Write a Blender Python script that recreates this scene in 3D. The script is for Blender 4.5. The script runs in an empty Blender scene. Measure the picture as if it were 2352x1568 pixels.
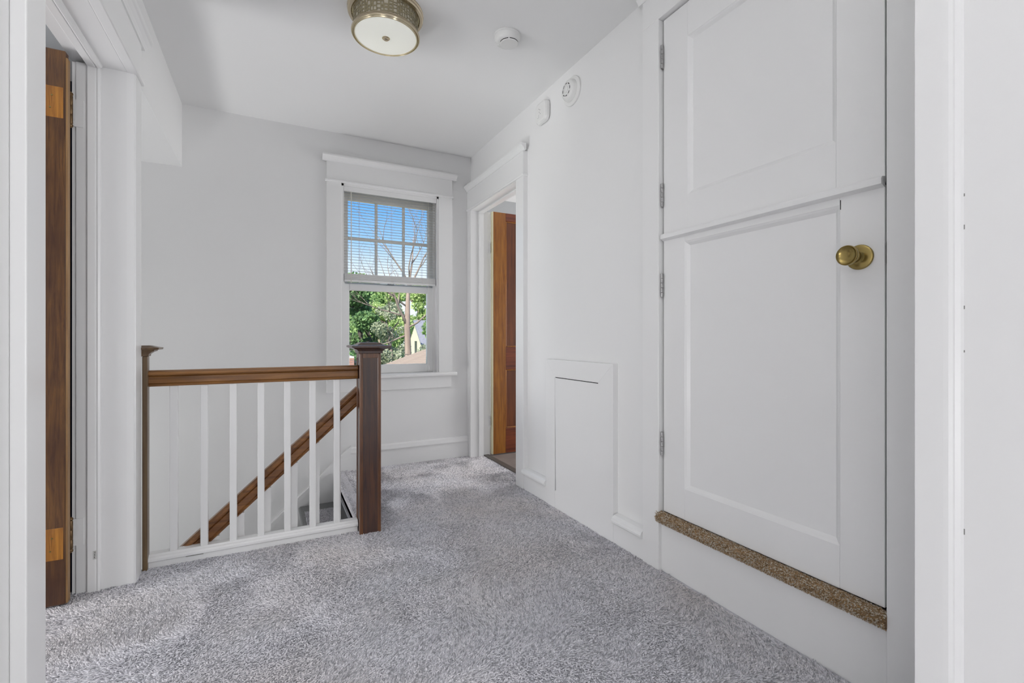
import bpy, bmesh, math, random
import numpy as np
from mathutils import Vector, Matrix

# ------------------------------------------------------------------ camera, sky, sun, lights, exposure
scene = bpy.context.scene
C = scene.collection
PI = math.pi

cam_data = bpy.data.cameras.new('camera')
cam_data.sensor_fit = 'HORIZONTAL'
cam_data.sensor_width = 36.0
cam_data.lens = 36.0 * 1075.0 / 2352.0
cam_data.shift_y = -8.0 / 2352.0
cam_data.clip_start = 0.02
cam_data.clip_end = 500
cam = bpy.data.objects.new('camera', cam_data)
cam.location = (0, 0, 0.96)
cam.rotation_euler = (math.radians(90), 0, math.radians(-27.2))
C.objects.link(cam)
scene.camera = cam

world = bpy.data.worlds.new('sky')
scene.world = world
world.use_nodes = True
wn, wl = world.node_tree.nodes, world.node_tree.links
wn.clear()
w_out = wn.new('ShaderNodeOutputWorld')
w_bg = wn.new('ShaderNodeBackground')
w_tc = wn.new('ShaderNodeTexCoord')
w_sep = wn.new('ShaderNodeSeparateXYZ')
w_ramp = wn.new('ShaderNodeValToRGB')
w_noise = wn.new('ShaderNodeTexNoise')
w_mix = wn.new('ShaderNodeMix'); w_mix.data_type = 'RGBA'
w_mr = wn.new('ShaderNodeMapRange')
w_noise.inputs['Scale'].default_value = 3.0
w_noise.inputs['Detail'].default_value = 5.0
wl.new(w_tc.outputs['Generated'], w_noise.inputs['Vector'])
wl.new(w_tc.outputs['Generated'], w_sep.inputs[0])
wl.new(w_sep.outputs['Z'], w_ramp.inputs['Fac'])
els = w_ramp.color_ramp.elements
els[0].position = 0.0; els[0].color = (0.86, 0.92, 0.97, 1)
els[1].position = 1.0; els[1].color = (0.06, 0.22, 0.62, 1)
for p, c in ((0.12, (0.80, 0.89, 0.98, 1)), (0.155, (0.60, 0.78, 0.98, 1)), (0.19, (0.34, 0.61, 0.98, 1)), (0.27, (0.125, 0.42, 0.95, 1))):
    e = els.new(p); e.color = c
wl.new(w_noise.outputs['Fac'], w_mr.inputs['Value'])
w_mr.inputs['From Min'].default_value = 0.55
w_mr.inputs['From Max'].default_value = 0.85
w_mr.inputs['To Max'].default_value = 0.6
wl.new(w_mr.outputs['Result'], w_mix.inputs['Factor'])
wl.new(w_ramp.outputs['Color'], w_mix.inputs['A'])
w_mix.inputs['B'].default_value = (0.9, 0.95, 1.0, 1)
wl.new(w_mix.outputs['Result'], w_bg.inputs['Color'])
w_bg.inputs['Strength'].default_value = 1.12
wl.new(w_bg.outputs[0], w_out.inputs['Surface'])

sun_d = bpy.data.lights.new('sun', 'SUN')
sun_d.energy = 7.5
sun_d.angle = math.radians(0.6)
sun_d.color = (1.0, 0.96, 0.88)
sun = bpy.data.objects.new('sun', sun_d)
sun.rotation_euler = Vector((0.45, 0.62, -0.62)).to_track_quat('-Z', 'Y').to_euler()
sun.location = (0, 0, 12)
C.objects.link(sun)


def area(name, loc, aim, sx, sy, power, color=(1, 1, 1), spread=180):
    d = bpy.data.lights.new(name, 'AREA')
    d.shape = 'RECTANGLE'; d.size = sx; d.size_y = sy
    d.energy = power; d.color = color; d.spread = math.radians(spread)
    o = bpy.data.objects.new(name, d)
    o.location = loc
    o.rotation_euler = (Vector(aim) - Vector(loc)).to_track_quat('-Z', 'Y').to_euler()
    C.objects.link(o)
    return o


# added fill lamps in the unseen rooms, tuned to brighten the landing
area('near_left_fill', (-1.5, -0.75, 1.2), (1.4, 1.0, 1.1), 1.4, 1.8, 8)
area('near_right_fill', (2.2, -1.8, 0.9), (-0.4, 1.4, 0.8), 1.4, 1.5, 56)
area('near_floor_fill', (-1.0, -1.2, 0.35), (1.4, 0.9, 0.3), 1.2, 0.6, 11)
area('far_room_fill', (4.1, 2.95, 1.05), (1.4, 3.0, 1.35), 2.2, 1.3, 68)
area('left_room_fill', (-2.9, 1.45, 0.95), (1.4, 2.1, 1.15), 1.5, 1.3, 46)
area('stairwell_fill', (-2.5, 2.8, -1.3), (1.0, 2.2, 2.43), 0.8, 1.0, 16, spread=90)
# added fill lamp aimed at the ceiling, standing in for a bounced flash
area('bounce_fill', (0.0, -0.25, 1.1), (0.35, 0.25, 2.43), 0.3, 0.3, 6.5, spread=70)

vs = scene.view_settings
vs.view_transform = 'Standard'
vs.look = 'None'
vs.gamma = 1.0
vs.use_curve_mapping = False
vs.exposure = 0.05

# ------------------------------------------------------------------ materials
MATS = {}


def new_mat(name):
    m = bpy.data.materials.new(name)
    m.use_nodes = True
    MATS[name] = m
    nt = m.node_tree
    return m, nt.nodes, nt.links, nt.nodes['Principled BSDF']


def plain(name, col, rough=0.5, metal=0.0, bump=0.0, bscale=200.0, var=0.0, vscale=6.0, coat=0.0):
    m, n, l, b = new_mat(name)
    b.inputs['Base Color'].default_value = (*col, 1)
    b.inputs['Roughness'].default_value = rough
    b.inputs['Metallic'].default_value = metal
    if coat:
        b.inputs['Coat Weight'].default_value = coat
        b.inputs['Coat Roughness'].default_value = 0.15
    tc = n.new('ShaderNodeTexCoord')
    if var:
        t = n.new('ShaderNodeTexNoise'); t.inputs['Scale'].default_value = vscale; t.inputs['Detail'].default_value = 4
        l.new(tc.outputs['Object'], t.inputs['Vector'])
        mx = n.new('ShaderNodeMix'); mx.data_type = 'RGBA'
        mx.inputs['A'].default_value = (*[max(0, c * (1 - var)) for c in col], 1)
        mx.inputs['B'].default_value = (*[min(1, c * (1 + var)) for c in col], 1)
        l.new(t.outputs['Fac'], mx.inputs['Factor'])
        l.new(mx.outputs['Result'], b.inputs['Base Color'])
    if bump:
        t = n.new('ShaderNodeTexNoise'); t.inputs['Scale'].default_value = bscale; t.inputs['Detail'].default_value = 3
        l.new(tc.outputs['Object'], t.inputs['Vector'])
        bp = n.new('ShaderNodeBump'); bp.inputs['Strength'].default_value = bump; bp.inputs['Distance'].default_value = 0.002
        l.new(t.outputs['Fac'], bp.inputs['Height'])
        l.new(bp.outputs[0], b.inputs['Normal'])
    return m


def wood(name, light, dark, axis='Z', scale=14.0, rough=0.32, contrast=(0.35, 0.7), patch=0.5, coat=0.25):
    m, n, l, b = new_mat(name)
    tc = n.new('ShaderNodeTexCoord')
    mp = n.new('ShaderNodeMapping')
    s = {'X': (0.06, 1, 1), 'Y': (1, 0.06, 1), 'Z': (1, 1, 0.06)}[axis]
    mp.inputs['Scale'].default_value = tuple(v * scale for v in s)
    l.new(tc.outputs['Object'], mp.inputs['Vector'])
    t = n.new('ShaderNodeTexNoise'); t.inputs['Scale'].default_value = 5.0; t.inputs['Detail'].default_value = 8
    t.inputs['Roughness'].default_value = 0.65; t.inputs['Distortion'].default_value = 0.6
    l.new(mp.outputs[0], t.inputs['Vector'])
    r = n.new('ShaderNodeValToRGB')
    r.color_ramp.elements[0].position = contrast[0]; r.color_ramp.elements[0].color = (*dark, 1)
    r.color_ramp.elements[1].position = contrast[1]; r.color_ramp.elements[1].color = (*light, 1)
    l.new(t.outputs['Fac'], r.inputs['Fac'])
    t2 = n.new('ShaderNodeTexNoise'); t2.inputs['Scale'].default_value = 4.5; t2.inputs['Detail'].default_value = 3
    l.new(tc.outputs['Object'], t2.inputs['Vector'])
    mr = n.new('ShaderNodeMapRange'); mr.inputs['From Min'].default_value = 0.4; mr.inputs['From Max'].default_value = 0.7
    mr.inputs['To Max'].default_value = patch
    l.new(t2.outputs['Fac'], mr.inputs['Value'])
    mx = n.new('ShaderNodeMix'); mx.data_type = 'RGBA'
    l.new(mr.outputs['Result'], mx.inputs['Factor'])
    l.new(r.outputs['Color'], mx.inputs['A'])
    mx.inputs['B'].default_value = (*dark, 1)
    l.new(mx.outputs['Result'], b.inputs['Base Color'])
    b.inputs['Roughness'].default_value = rough
    b.inputs['Coat Weight'].default_value = coat
    b.inputs['Coat Roughness'].default_value = 0.2
    bp = n.new('ShaderNodeBump'); bp.inputs['Strength'].default_value = 0.15; bp.inputs['Distance'].default_value = 0.001
    l.new(t.outputs['Fac'], bp.inputs['Height']); l.new(bp.outputs[0], b.inputs['Normal'])
    return m


def island_mix(name, cols, rough=0.9, trans=0.0, sheen=0.0, noise=None):
    """colour picked per loose piece of the mesh (tufts, leaves)"""
    m, n, l, b = new_mat(name)
    g = n.new('ShaderNodeNewGeometry')
    r = n.new('ShaderNodeValToRGB')
    r.color_ramp.elements[0].color = (*cols[0], 1)
    r.color_ramp.elements[1].color = (*cols[-1], 1)
    for i, c in enumerate(cols[1:-1]):
        e = r.color_ramp.elements.new((i + 1) / (len(cols) - 1)); e.color = (*c, 1)
    l.new(g.outputs['Random Per Island'], r.inputs['Fac'])
    col = r.outputs['Color']
    if noise:
        sc, tint = noise
        tc = n.new('ShaderNodeTexCoord')
        t = n.new('ShaderNodeTexNoise'); t.inputs['Scale'].default_value = sc; t.inputs['Detail'].default_value = 4
        l.new(tc.outputs['Object'], t.inputs['Vector'])
        mr = n.new('ShaderNodeMapRange'); mr.inputs['From Min'].default_value = 0.42; mr.inputs['From Max'].default_value = 0.68
        l.new(t.outputs['Fac'], mr.inputs['Value'])
        mx = n.new('ShaderNodeMix'); mx.data_type = 'RGBA'; mx.blend_type = 'MULTIPLY'
        l.new(mr.outputs['Result'], mx.inputs['Factor'])
        l.new(col, mx.inputs['A']); mx.inputs['B'].default_value = (*tint, 1)
        col = mx.outputs['Result']
        t3 = n.new('ShaderNodeTexNoise'); t3.inputs['Scale'].default_value = 3.2; t3.inputs['Detail'].default_value = 6; t3.inputs['Roughness'].default_value = 0.6
        l.new(tc.outputs['Object'], t3.inputs['Vector'])
        mr3 = n.new('ShaderNodeMapRange'); mr3.inputs['From Min'].default_value = 0.58; mr3.inputs['From Max'].default_value = 0.74; mr3.inputs['To Max'].default_value = 0.75
        l.new(t3.outputs['Fac'], mr3.inputs['Value'])
        mx3 = n.new('ShaderNodeMix'); mx3.data_type = 'RGBA'; mx3.blend_type = 'MULTIPLY'
        l.new(mr3.outputs['Result'], mx3.inputs['Factor']); l.new(col, mx3.inputs['A']); mx3.inputs['B'].default_value = (0.62, 0.62, 0.62, 1)
        col = mx3.outputs['Result']
    l.new(col, b.inputs['Base Color'])
    b.inputs['Roughness'].default_value = rough
    b.inputs['Specular IOR Level'].default_value = 0.15
    if sheen:
        b.inputs['Sheen Weight'].default_value = sheen
    if trans:
        tr = n.new('ShaderNodeBsdfTranslucent'); l.new(col, tr.inputs['Color'])
        ms = n.new('ShaderNodeMixShader'); ms.inputs[0].default_value = trans
        out = n['Material Output']
        l.new(b.outputs[0], ms.inputs[1]); l.new(tr.outputs[0], ms.inputs[2]); l.new(ms.outputs[0], out.inputs['Surface'])
    return m


M = MATS
plain('wall_paint', (0.83, 0.83, 0.83), 0.6, bump=0.05, bscale=90)
plain('ceiling_paint', (0.86, 0.86, 0.86), 0.7, bump=0.04, bscale=70)
plain('trim_paint', (0.85, 0.85, 0.85), 0.28, bump=0.05, bscale=45)
plain('plastic_white', (0.80, 0.80, 0.79), 0.35)
plain('vinyl_white', (0.84, 0.84, 0.84), 0.35)
ms_, sn_, sl_, sb_ = new_mat('slat_white')
sb_.inputs['Base Color'].default_value = (0.84, 0.82, 0.79, 1); sb_.inputs['Roughness'].default_value = 0.4
st_ = sn_.new('ShaderNodeBsdfTranslucent'); st_.inputs['Color'].default_value = (0.86, 0.84, 0.80, 1)
sm_ = sn_.new('ShaderNodeMixShader'); sm_.inputs[0].default_value = 0.5
sl_.new(sb_.outputs[0], sm_.inputs[1]); sl_.new(st_.outputs[0], sm_.inputs[2]); sl_.new(sm_.outputs[0], sn_['Material Output'].inputs['Surface'])
plain('chip_grey', (0.25, 0.25, 0.24), 0.8)
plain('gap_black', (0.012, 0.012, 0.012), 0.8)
plain('hinge_steel', (0.42, 0.42, 0.42), 0.35, metal=0.9, var=0.25, vscale=60)
plain('hinge_brass', (0.16, 0.10, 0.05), 0.4, metal=0.8, var=0.7, vscale=90)
plain('antique_brass', (0.32, 0.24, 0.085), 0.22, metal=0.9, var=0.2, vscale=40)
plain('lamp_bronze', (0.56, 0.48, 0.35), 0.2, metal=0.95)
plain('lamp_lattice', (0.30, 0.26, 0.16), 0.5, metal=0.35)
plain('lamp_cream', (0.62, 0.58, 0.48), 0.6)
lg_ = plain('lamp_glass', (0.82, 0.83, 0.78), 0.3)
lg_.node_tree.nodes['Principled BSDF'].inputs['Emission Color'].default_value = (1.0, 0.99, 0.9, 1)
lg_.node_tree.nodes['Principled BSDF'].inputs['Emission Strength'].default_value = 0.22
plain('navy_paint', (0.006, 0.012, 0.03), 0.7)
plain('room_shade_grey', (0.40, 0.41, 0.42), 0.7)  # white walls of the side rooms, with shade put into the colour
plain('stair_grey', (0.20, 0.205, 0.205), 0.45, var=0.1)
plain('sticker_paper', (0.62, 0.62, 0.60), 0.6)
plain('far_floor', (0.24, 0.205, 0.19), 0.5, var=0.25, vscale=9)
plain('threshold_strip', (0.10, 0.088, 0.08), 0.5)
plain('carpet_backing', (0.62, 0.61, 0.65), 0.95, bump=0.6, bscale=420, var=0.3, vscale=300)
wood('rail_wood', (0.37, 0.17, 0.045), (0.13, 0.052, 0.015), 'X', 7, patch=0.35)
wood('stair_rail_wood', (0.35, 0.15, 0.04), (0.11, 0.04, 0.014), 'X', 7, patch=0.45)
wood('newel_wood', (0.115, 0.048, 0.024), (0.036, 0.018, 0.015), 'Z', 11, rough=0.3, patch=0.6, coat=0.4)
wood('newel_edge_wood', (0.22, 0.085, 0.026), (0.07, 0.026, 0.012), 'Z', 11, rough=0.3, patch=0.4, coat=0.4)
wood('half_newel_wood', (0.20, 0.13, 0.06), (0.09, 0.05, 0.025), 'Z', 8, rough=0.35, patch=0.3)
wood('door_wood_dark', (0.17, 0.075, 0.018), (0.05, 0.016, 0.006), 'Z', 20, rough=0.35, patch=0.75, coat=0.3)
wood('door_wood_patch', (0.50, 0.21, 0.025), (0.20, 0.07, 0.008), 'Z', 20, rough=0.35, patch=0.3, coat=0.3)
wood('door_edge_wood', (0.42, 0.24, 0.09), (0.22, 0.11, 0.03), 'Z', 9, rough=0.5, patch=0.3)
wood('door_wood_orange', (0.42, 0.165, 0.02), (0.19, 0.058, 0.006), 'Z', 12, rough=0.3, patch=0.45, coat=0.35)
wood('door_wood_panel', (0.20, 0.055, 0.012), (0.075, 0.018, 0.005), 'Z', 9, rough=0.3, patch=0.4, coat=0.35)
wood('door_wood_rail', (0.24, 0.05, 0.012), (0.08, 0.014, 0.005), 'X', 9, rough=0.3, patch=0.5, coat=0.35)
wood('bark', (0.42, 0.32, 0.26), (0.20, 0.145, 0.115), 'Z', 2.0, rough=0.9, patch=0.3, coat=0.0)
wood('bark_dark', (0.11, 0.09, 0.075), (0.035, 0.03, 0.025), 'Z', 2.0, rough=0.9, patch=0.3, coat=0.0)
plain('branch_grey', (0.24, 0.19, 0.155), 0.9)
plain('house_cream', (0.78, 0.74, 0.52), 0.8)
plain('roof_grey', (0.22, 0.22, 0.25), 0.85, var=0.3, vscale=5)
plain('shingle_tan', (0.34, 0.265, 0.205), 0.9, var=0.22, vscale=14)
plain('shingle_brown', (0.36, 0.28, 0.24), 0.9, var=0.22, vscale=14)
plain('brick_red', (0.36, 0.19, 0.145), 0.9, var=0.3, vscale=8)
plain('mortar', (0.55, 0.50, 0.45), 0.95)
plain('grass', (0.10, 0.17, 0.05), 0.95, var=0.4, vscale=2)
plain('gable_window_dark', (0.05, 0.055, 0.05), 0.2)
island_mix('carpet_tuft', [(0.42, 0.42, 0.455), (0.74, 0.735, 0.79), (0.89, 0.88, 0.935), (0.96, 0.945, 1.0)], 0.95, sheen=0.15, noise=(1.3, (1.0, 0.955, 0.90)))
island_mix('rust_tuft', [(0.16, 0.10, 0.055), (0.40, 0.25, 0.12), (0.48, 0.42, 0.34), (0.60, 0.57, 0.50)], 0.95)
island_mix('leaf_dark', [(0.08, 0.15, 0.07), (0.17, 0.30, 0.12), (0.27, 0.42, 0.17)], 0.7, trans=0.3)
island_mix('leaf_mid', [(0.14, 0.24, 0.09), (0.30, 0.45, 0.16), (0.44, 0.58, 0.24)], 0.7, trans=0.3)
island_mix('leaf_light', [(0.26, 0.36, 0.14), (0.46, 0.60, 0.22), (0.62, 0.72, 0.34)], 0.7, trans=0.35)
island_mix('leaf_pale', [(0.22, 0.26, 0.16), (0.42, 0.46, 0.30), (0.58, 0.58, 0.44)], 0.7, trans=0.3)
mg, gn, gl, gb = new_mat('pane_glass')
gout = gn['Material Output']
gt = gn.new('ShaderNodeBsdfTransparent'); gg = gn.new('ShaderNodeBsdfGlossy'); gg.inputs['Roughness'].default_value = 0.02
gf = gn.new('ShaderNodeFresnel'); gf.inputs['IOR'].default_value = 1.2
gm = gn.new('ShaderNodeMixShader')
gl.new(gf.outputs[0], gm.inputs[0]); gl.new(gt.outputs[0], gm.inputs[1]); gl.new(gg.outputs[0], gm.inputs[2])
gl.new(gm.outputs[0], gout.inputs['Surface'])
gn.remove(gb)

# ------------------------------------------------------------------ mesh helpers
WLOC = {}


def finish(name, verts, faces, mat, parent=None, smooth=False):
    """link one mesh, origin at the base of its bounds"""
    v = np.array(verts, dtype=np.float64)
    lo, hi = v.min(0), v.max(0)
    c = np.array([(lo[0] + hi[0]) / 2, (lo[1] + hi[1]) / 2, lo[2]])
    me = bpy.data.meshes.new(name)
    me.from_pydata([tuple(p) for p in (v - c)], [], faces)
    me.materials.append(M[mat])
    if smooth:
        me.polygons.foreach_set('use_smooth', [True] * len(me.polygons))
    me.update()
    o = bpy.data.objects.new(name, me)
    C.objects.link(o)
    WLOC[o.name] = Vector(c)
    if parent is not None:
        o.parent = parent
        o.location = Vector(c) - WLOC[parent.name]
    else:
        o.location = c
    return o


def from_bm(name, bm, mat, parent=None, smooth=False):
    bm.verts.ensure_lookup_table()
    bm.verts.index_update()
    vs_ = [v.co[:] for v in bm.verts]
    fs = [[v.index for v in f.verts] for f in bm.faces]
    bm.free()
    return finish(name, vs_, fs, mat, parent, smooth)


def bm_box(bm, x0, x1, y0, y1, z0, z1, bevel=0.0, seg=1):
    x0, x1 = sorted((x0, x1)); y0, y1 = sorted((y0, y1)); z0, z1 = sorted((z0, z1))
    vs_ = [bm.verts.new(p) for p in ((x0, y0, z0), (x1, y0, z0), (x1, y1, z0), (x0, y1, z0), (x0, y0, z1), (x1, y0, z1), (x1, y1, z1), (x0, y1, z1))]
    fs = [bm.faces.new([vs_[i] for i in q]) for q in ((0, 3, 2, 1), (4, 5, 6, 7), (0, 1, 5, 4), (1, 2, 6, 5), (2, 3, 7, 6), (3, 0, 4, 7))]
    if bevel:
        es = list({e for f in fs for e in f.edges})
        bmesh.ops.bevel(bm, geom=es, offset=bevel, segments=seg, affect='EDGES', profile=0.5)


def box(name, x0, x1, y0, y1, z0, z1, mat, parent=None, bevel=0.0, seg=1):
    bm = bmesh.new()
    bm_box(bm, x0, x1, y0, y1, z0, z1, bevel, seg)
    return from_bm(name, bm, mat, parent)


def boxes(name, lst, mat, parent=None, bevel=0.0):
    bm = bmesh.new()
    for b in lst:
        bm_box(bm, *b, bevel=bevel)
    return from_bm(name, bm, mat, parent)


def prism(name, prof, axis, a0, a1, mat, parent=None, smooth=False):
    """2D profile swept along an axis. axis X: prof=(y,z); Y: (x,z); Z: (x,y)"""
    def pt(p, a):
        return {'X': (a, p[0], p[1]), 'Y': (p[0], a, p[1]), 'Z': (p[0], p[1], a)}[axis]
    n = len(prof)
    vs_ = [pt(p, a0) for p in prof] + [pt(p, a1) for p in prof]
    fs = [[i, (i + 1) % n, n + (i + 1) % n, n + i] for i in range(n)]
    fs += [list(range(n))[::-1], list(range(n, 2 * n))]
    bm = bmesh.new()
    bv = [bm.verts.new(v) for v in vs_]
    for f in fs:
        bm.faces.new([bv[i] for i in f])
    bmesh.ops.recalc_face_normals(bm, faces=bm.faces)
    return from_bm(name, bm, mat, parent, smooth)


def lathe(name, prof, center, axis, mat, parent=None, seg=40, smooth=True):
    """prof list of (r, h); h along axis direction from center"""
    ax = Vector(axis).normalized()
    u = ax.orthogonal().normalized(); w = ax.cross(u)
    c = Vector(center)
    vs_, fs = [], []
    for r, h in prof:
        for k in range(seg):
            a = 2 * PI * k / seg
            vs_.append((c + ax * h + (u * math.cos(a) + w * math.sin(a)) * max(r, 1e-5))[:])
    m = len(prof)
    for i in range(m - 1):
        for k in range(seg):
            k2 = (k + 1) % seg
            fs.append([i * seg + k, i * seg + k2, (i + 1) * seg + k2, (i + 1) * seg + k])
    fs.append(list(range(seg))[::-1]); fs.append([(m - 1) * seg + k for k in range(seg)])
    o = finish(name, vs_, fs, mat, parent, smooth)
    if smooth:
        me = o.data
        for p in list(me.polygons)[-2:]:
            p.use_smooth = False
        try:
            me.set_sharp_from_angle(angle=math.radians(35))
        except Exception:
            pass
    return o


def bm_tube(bm, pts, rads, seg=6):
    rings = []
    for i, p in enumerate(pts):
        p = Vector(p)
        t = (Vector(pts[min(i + 1, len(pts) - 1)]) - Vector(pts[max(i - 1, 0)])).normalized()
        u = t.orthogonal().normalized() if i == 0 else (rings_u - t * rings_u.dot(t)).normalized()
        rings_u = u
        w = t.cross(u)
        rings.append([bm.verts.new(p + (u * math.cos(2 * PI * k / seg) + w * math.sin(2 * PI * k / seg)) * rads[i]) for k in range(seg)])
    for a, b in zip(rings, rings[1:]):
        for k in range(seg):
            bm.faces.new((a[k], a[(k + 1) % seg], b[(k + 1) % seg], b[k]))
    bm.faces.new(rings[0][::-1]); bm.faces.new(rings[-1])


def tube(name, pts, rads, mat, parent=None, seg=8):
    bm = bmesh.new()
    bm_tube(bm, pts, rads if isinstance(rads, (list, tuple)) else [rads] * len(pts), seg)
    return from_bm(name, bm, mat, parent, True)


def empty(name, loc, label, cat=None, group=None, kind=None):
    o = bpy.data.objects.new(name, None)
    o.empty_display_size = 0.1
    C.objects.link(o)
    o.location = loc
    WLOC[o.name] = Vector(loc)
    tag(o, label, cat, group, kind)
    return o


def tag(o, label, cat=None, group=None, kind=None):
    if label: o['label'] = label
    if cat: o['category'] = cat
    if group: o['group'] = group
    if kind: o['kind'] = kind
    return o


def struct(o, label, cat=None):
    return tag(o, label, cat, kind='structure')


def wall_cells(us, ws, holes):
    """grid cells (u0,u1,w0,w1) not inside holes"""
    us = sorted(set(us + [h[i] for h in holes for i in (0, 1)])); ws = sorted(set(ws + [h[i] for h in holes for i in (2, 3)]))
    out = []
    for a, b in zip(us, us[1:]):
        for c, d in zip(ws, ws[1:]):
            if not any(h[0] <= (a + b) / 2 <= h[1] and h[2] <= (c + d) / 2 <= h[3] for h in holes):
                out.append((a, b, c, d))
    return out


# ------------------------------------------------------------------ room dimensions (metres)
XW, XT = 1.45, 1.418          # right wall face, face of its trim
YB, YT = 3.56, 3.538          # back wall face, face of its trim
XL, XC = -0.50, -0.472        # left wall face, face of its casing
ZC = 2.43                     # ceiling

# ------------------------------------------------------------------ setting: walls, floor, ceiling
def wall_x(name, x0, x1, us, ws, holes, mat='wall_paint'):
    return boxes(name, [(x0, x1, a, b, c, d) for a, b, c, d in wall_cells(us, ws, holes)], mat)


def wall_y(name, y0, y1, us, ws, holes, mat='wall_paint'):
    return boxes(name, [(a, b, y0, y1, c, d) for a, b, c, d in wall_cells(us, ws, holes)], mat)


struct(wall_x('wall_right', XW, XW + 0.10, [0.28, 4.6], [0, ZC], [(2.704, 3.505, -1, 1.995), (0.640, 1.438, 0.20, 2.275)]), 'plain white painted wall on the right with two doorways', 'wall')
struct(wall_y('wall_back', YB, YB + 0.16, [-2.7, 1.5], [-2.6, ZC], [(0.446, 1.172, 0.69, 2.078)]), 'plain white wall at the end of the landing holding the window', 'wall')
struct(wall_x('wall_left', XL - 0.11, XL, [0.28, 2.46], [0, ZC], [(1.482, 2.300, -1, 1.995)]), 'white wall on the left with the open doorway to a dark room', 'wall')
struct(boxes('wall_stair_bulkhead', [(-2.7, XL, 2.46, YB, 2.035, ZC)], 'wall_paint'), 'low white bulkhead above the stairs beside the left doorway', 'bulkhead')
struct(boxes('wall_stair_side', [(-2.7, XL - 0.11, 2.36, 2.46, -2.6, 2.035), (XL - 0.11, 0.40, 2.40, 2.46, -2.6, -0.16), (-2.8, -2.7, 2.36, YB, -2.6, 2.2)], 'wall_paint'), 'white walls enclosing the stairwell below the landing', 'wall')
struct(boxes('ceiling', [(-3.2, 4.6, -3.7, 4.7, ZC, ZC + 0.12)], 'ceiling_paint'), 'flat white plaster ceiling above the landing', 'ceiling')
floor = struct(boxes('floor', [(XL - 2.4, 4.5, -3.6, 2.425, -0.16, 0.0), (0.44, XW + 0.10, 2.425, 4.6, -0.16, 0.0)], 'carpet_backing'), 'landing floor under the grey carpet', 'floor')
struct(boxes('wall_front', [(1.066, 2.6, 0.28, 0.425, 0, ZC)], 'wall_paint'), 'white wall stub around the near doorway at the right edge', 'wall')
# room behind the camera, room beyond the far door, room on the left (shells only)
struct(boxes('wall_near_room', [(-1.6, 2.7, -3.6, -3.5, 0, ZC), (-1.7, -1.6, -3.6, 0.43, 0, ZC), (2.6, 2.7, -3.6, 0.43, 0, ZC), (-1.7, XL - 0.11, 0.28, 0.425, 0, ZC)], 'wall_paint'), 'white walls of the room the view is taken from', 'wall')
struct(boxes('wall_far_room', [(XW + 0.10, 4.4, 4.5, 4.6, 0, ZC), (4.3, 4.4, 1.5, 4.6, 0, ZC), (XW + 0.10, 4.4, 1.5, 1.6, 0, ZC)], 'room_shade_grey'), 'pale walls of the room beyond the far doorway', 'wall')
struct(boxes('floor_far_room', [(XW + 0.12, 4.3, 1.6, 4.5, -0.012, 0.004)], 'far_floor'), 'greyish brown floor of the room beyond the far doorway', 'floor')
struct(box('trim_far_threshold', XW + 0.085, XW + 0.135, 2.704, 3.50, -0.01, 0.009, 'threshold_strip', bevel=0.003), 'dark metal threshold strip in the far doorway', 'threshold')
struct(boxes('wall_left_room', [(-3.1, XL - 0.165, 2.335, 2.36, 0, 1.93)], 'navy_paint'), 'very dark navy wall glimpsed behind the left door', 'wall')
struct(boxes('wall_left_room_shell', [(-3.1, XL - 0.11, 2.345, 2.36, 1.93, ZC), (-3.2, -3.1, 0.43, 2.36, 0, ZC), (-3.1, XL - 0.11, 0.425, 0.52, 0, ZC)], 'room_shade_grey'), 'white upper walls of the dark left room, greyed to stand for shade', 'wall')

# ------------------------------------------------------------------ carpet pile (uncountable tufts)
def value_noise(rng, x, y, cell):
    g = rng.random((64, 64))
    xi, yi = x / cell + 20, y / cell + 20
    i, j = np.floor(xi).astype(int), np.floor(yi).astype(int)
    fx, fy = xi - i, yi - j
    fx = fx * fx * (3 - 2 * fx); fy = fy * fy * (3 - 2 * fy)
    i %= 63; j %= 63
    return (g[i, j] * (1 - fx) + g[i + 1, j] * fx) * (1 - fy) + (g[i, j + 1] * (1 - fx) + g[i + 1, j + 1] * fx) * fy


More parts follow.
